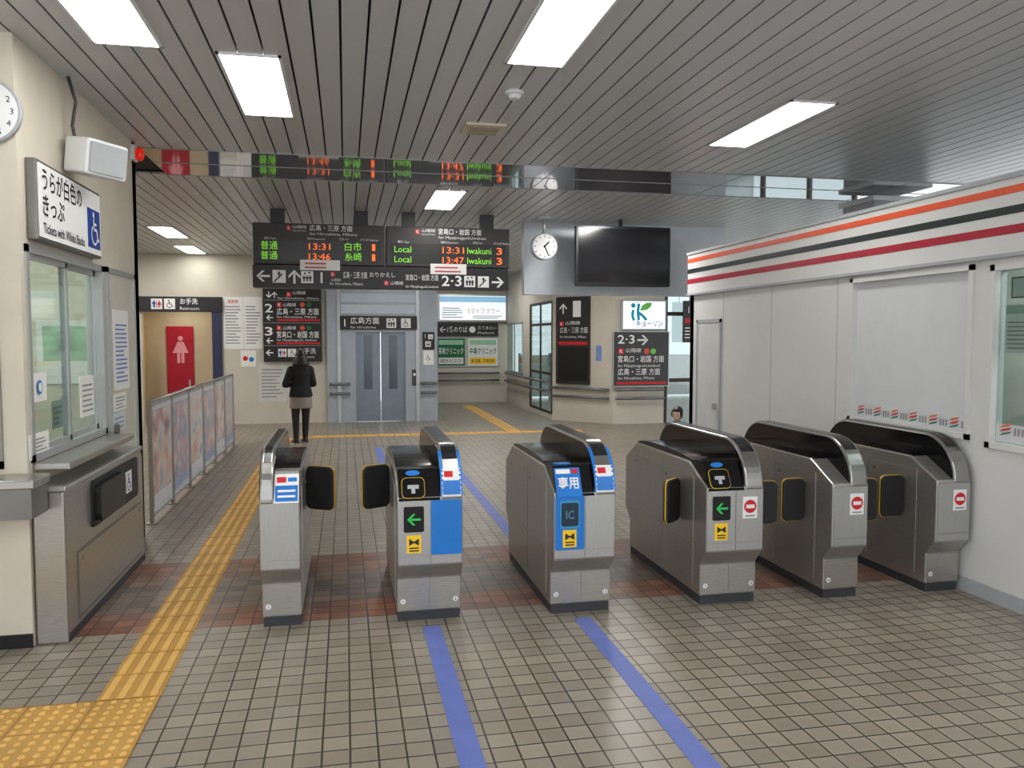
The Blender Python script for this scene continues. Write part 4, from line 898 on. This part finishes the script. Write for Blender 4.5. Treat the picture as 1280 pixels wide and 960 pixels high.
# woman facing away, elbows out
p = FLOOR.px(377, 553)
lg = [[(-.085, 0, .84), (-.09, .03, .45), (-.095, -.02, .085)], [(.085, 0, .84), (.085, .02, .45), (.08, .05, .085)]]
ar = [dict(p=[(-.165, 0, 1.27), (-.27, -.02, 1.02), (-.12, .2, 1.0)], d=(.6, .7, .1), l=(0, .2, 1), c=(.3, .3, -.6)), dict(p=[(.165, 0, 1.27), (.22, .0, 1.02), (.15, .22, .98)], d=(-.5, .8, .1), l=(0, .2, 1), c=(-.3, .3, -.6))]
e, M4, HD = person('person', (p[0], p[1], 0), math.radians(18), 1.58, 1.0, ar, lg, 'person seen from behind in black jacket with wavy dark hair, standing before platform sign')
m2 = MB(); torso(m2, [(.80, .205, .155, -.005), (.88, .195, .145, -.005), (1.0, .165, .122, 0), (1.1, .162, .12, 0), (1.2, .178, .127, 0), (1.29, .174, .107, 0), (1.345, .1, .078, 0), (1.375, .066, .066, 0)])
for a in ar: limb(m2, a['p'], [.07, .06, .046])
fuse(m2, 'jacket', e, blackcloth, .012, 3, M4)
m2 = MB(); torso(m2, [(.60, .20, .16, 0), (.70, .195, .155, 0), (.82, .185, .14, 0)]); fuse(m2, 'skirt', e, skirtm, .012, 2, M4)
m2 = MB()
for l in lg: limb(m2, [l[0], l[1], V(l[2])+V((0, 0, .03))], [.098, .066, .05])
torso(m2, [(.74, .15, .12, 0), (.86, .165, .125, 0)]); fuse(m2, 'leggings', e, M('dark leggings', (40, 36, 38), .8), .012, 2, M4)
for l in lg:
    m2 = MB(); q = V(l[2]); limb(m2, [q+V((0, -.03, -.04)), q+V((0, .05, -.055)), q+V((0, .14, -.06))], [.042, .042, .034]); limb(m2, [q, q+V((0, 0, .06))], [.048, .05]); m2.box(q.x-.04, q.x+.04, q.y-.07, q.y+.17, 0, .02, black); fuse(m2, 'shoe', e, black, .009, 2, M4)
m2 = MB(); m2.ball((0, -.012, 1.515), (.094, .105, .108), hairm)
for k in range(11):
    t = math.radians(185+17*k); c = V((.075*math.cos(t), .075*math.sin(t)-.01, 1.47)); limb(m2, [c, c+V((.03*math.cos(t), .02*math.sin(t)-.01, -.1)), c+V((.03*math.cos(t)+.01*math.cos(t*5), -.012, -.2))], [.042, .042, .026])
fuse(m2, 'hair', e, hairm, .01, 1, M4)
for q in (-1, 1):
    m2 = MB(); m2.ball((q*.032, .096, 1.497), (.014, .008, .008), M('eye dark', (25, 20, 18), .2), 10, 6); m2.xf(M4); m2.build('eye', e)
m2 = MB(); m2.ball((0, .098, 1.437), (.022, .006, .006), M('lips', (180, 115, 108), .5), 10, 6); m2.xf(M4); m2.build('mouth', e)
# child behind the gates, facing the camera
CH = 1.22
lg2 = [[(-.085, 0, .84), (-.09, .01, .45), (-.095, -.01, .085)], [(.085, 0, .84), (.09, .01, .45), (.095, -.01, .085)]]
ar2 = [dict(p=[(-.165, 0, 1.27), (-.21, -.01, 1.0), (-.2, .06, .78)], d=(0, .1, -1), l=(.2, 1, 0), c=(.6, .2, 0)), dict(p=[(.165, 0, 1.27), (.21, -.01, 1.0), (.2, .06, .78)], d=(0, .1, -1), l=(-.2, 1, 0), c=(-.6, .2, 0))]
e, M4, HD = person('person', (3.80, 8.75, 0), math.radians(140), .99, CH, ar2, lg2, 'small child with short dark hair in navy top looking over the gates')
m2 = MB(); torso(m2, [(.80, .18, .14, 0), (.9, .175, .13, 0), (1.08, .15, .115, 0), (1.2, .18, .125, 0), (1.28, .19, .11, 0), (1.335, .12, .085, 0), (1.375, .068, .068, 0)])
for a in ar2: limb(m2, a['p'], [.075, .058, .044])
fuse(m2, 'top', e, navy, .009, 3, M4)
m2 = MB()
for l in lg2: limb(m2, [l[0], l[1], V(l[2])+V((0, 0, .03))], [.1, .068, .055])
torso(m2, [(.76, .15, .12, 0), (.88, .17, .13, 0)]); fuse(m2, 'trousers', e, grey, .009, 2, M4)
for l in lg2:
    m2 = MB(); q = V(l[2]); limb(m2, [q+V((0, -.03, -.04)), q+V((0, .05, -.05)), q+V((0, .14, -.055))], [.045, .045, .036]); m2.box(q.x-.04, q.x+.04, q.y-.07, q.y+.17, 0, .02, black); fuse(m2, 'shoe', e, white, .007, 2, M4)
m2 = MB(); m2.ball(HD((0, -.014, 1.522)), tuple(CH*q for q in (.088, .1, .094)), hairm); m2.ball(HD((0, .056, 1.55)), tuple(CH*q for q in (.07, .054, .036)), hairm); m2.ball(HD((0, -.045, 1.46)), tuple(CH*q for q in (.076, .055, .07)), hairm)
for q in (-1, 1): m2.ball(HD((q*.074, .022, 1.495)), tuple(CH*z for z in (.02, .044, .06)), hairm)
fuse(m2, 'hair', e, hairm, .007, 1, M4)
for q in (-1, 1):
    m2 = MB(); m2.ball(HD((q*.03, .1, 1.488)), tuple(CH*z for z in (.010, .006, .006)), M('eye dark', (25, 20, 18), .2), 10, 6); m2.xf(M4); m2.build('eye', e)
m2 = MB(); m2.ball(HD((0, .096, 1.437)), tuple(CH*z for z in (.015, .004, .004)), M('lips', (180, 115, 108), .5), 10, 6); m2.xf(M4); m2.build('mouth', e)

# ------------------------------------------------------------------ light
def unseen_lamp(loc, sx, sy, power, col=(1, .98, .95), rot=(0, 0, 0)):
    l = bpy.data.lights.new('lamp', 'AREA'); l.shape = 'RECTANGLE'; l.size = sx; l.size_y = sy; l.energy = power; l.color = col
    o = bpy.data.objects.new('lamp', l); COL.objects.link(o); o.location = loc; o.rotation_euler = rot
for x in (-1.2, 1.15, 3.3): unseen_lamp((x, .4, CEIL-.05), .35, 1.3, 36)  # unseen lamps behind the camera, added for illumination
for x, y in ((3.6, 10.2), (1.2, 14.0), (4.2, 13.6), (-4.2, 10.5), (-4.2, 15)): unseen_lamp((x, y, CEIL-.05), .35, 1.3, 66)  # lamps without fixtures, added to light the far hall
unseen_lamp((3.2, 19.5, CEIL-.05), .35, 1.3, 40)
unseen_lamp((-3.2, 6.2, 3.2), .4, 1.2, 72, (.97, 1, .97)); unseen_lamp((-3.4, 18.2, 2.55), .4, .4, 10, (1, .94, .83)); unseen_lamp((4.9, 4.5, 2.70), .3, 2, 32)
w = bpy.data.worlds.new('world'); SC.world = w; w.use_nodes = True; nt = w.node_tree
bg = nt.nodes['Background']; tc = nt.nodes.new('ShaderNodeTexCoord'); sp = nt.nodes.new('ShaderNodeSeparateXYZ'); cr = nt.nodes.new('ShaderNodeValToRGB')
cr.color_ramp.elements[0].color = (.80, .82, .84, 1); cr.color_ramp.elements[1].color = (.88, .94, 1, 1)
nt.links.new(tc.outputs['Generated'], sp.inputs[0]); nt.links.new(sp.outputs['Z'], cr.inputs[0]); nt.links.new(cr.outputs[0], bg.inputs['Color']); bg.inputs['Strength'].default_value = 2.5
SC.view_settings.view_transform = 'Standard'
SC.view_settings.exposure = -.06
SC.view_settings.gamma = .94
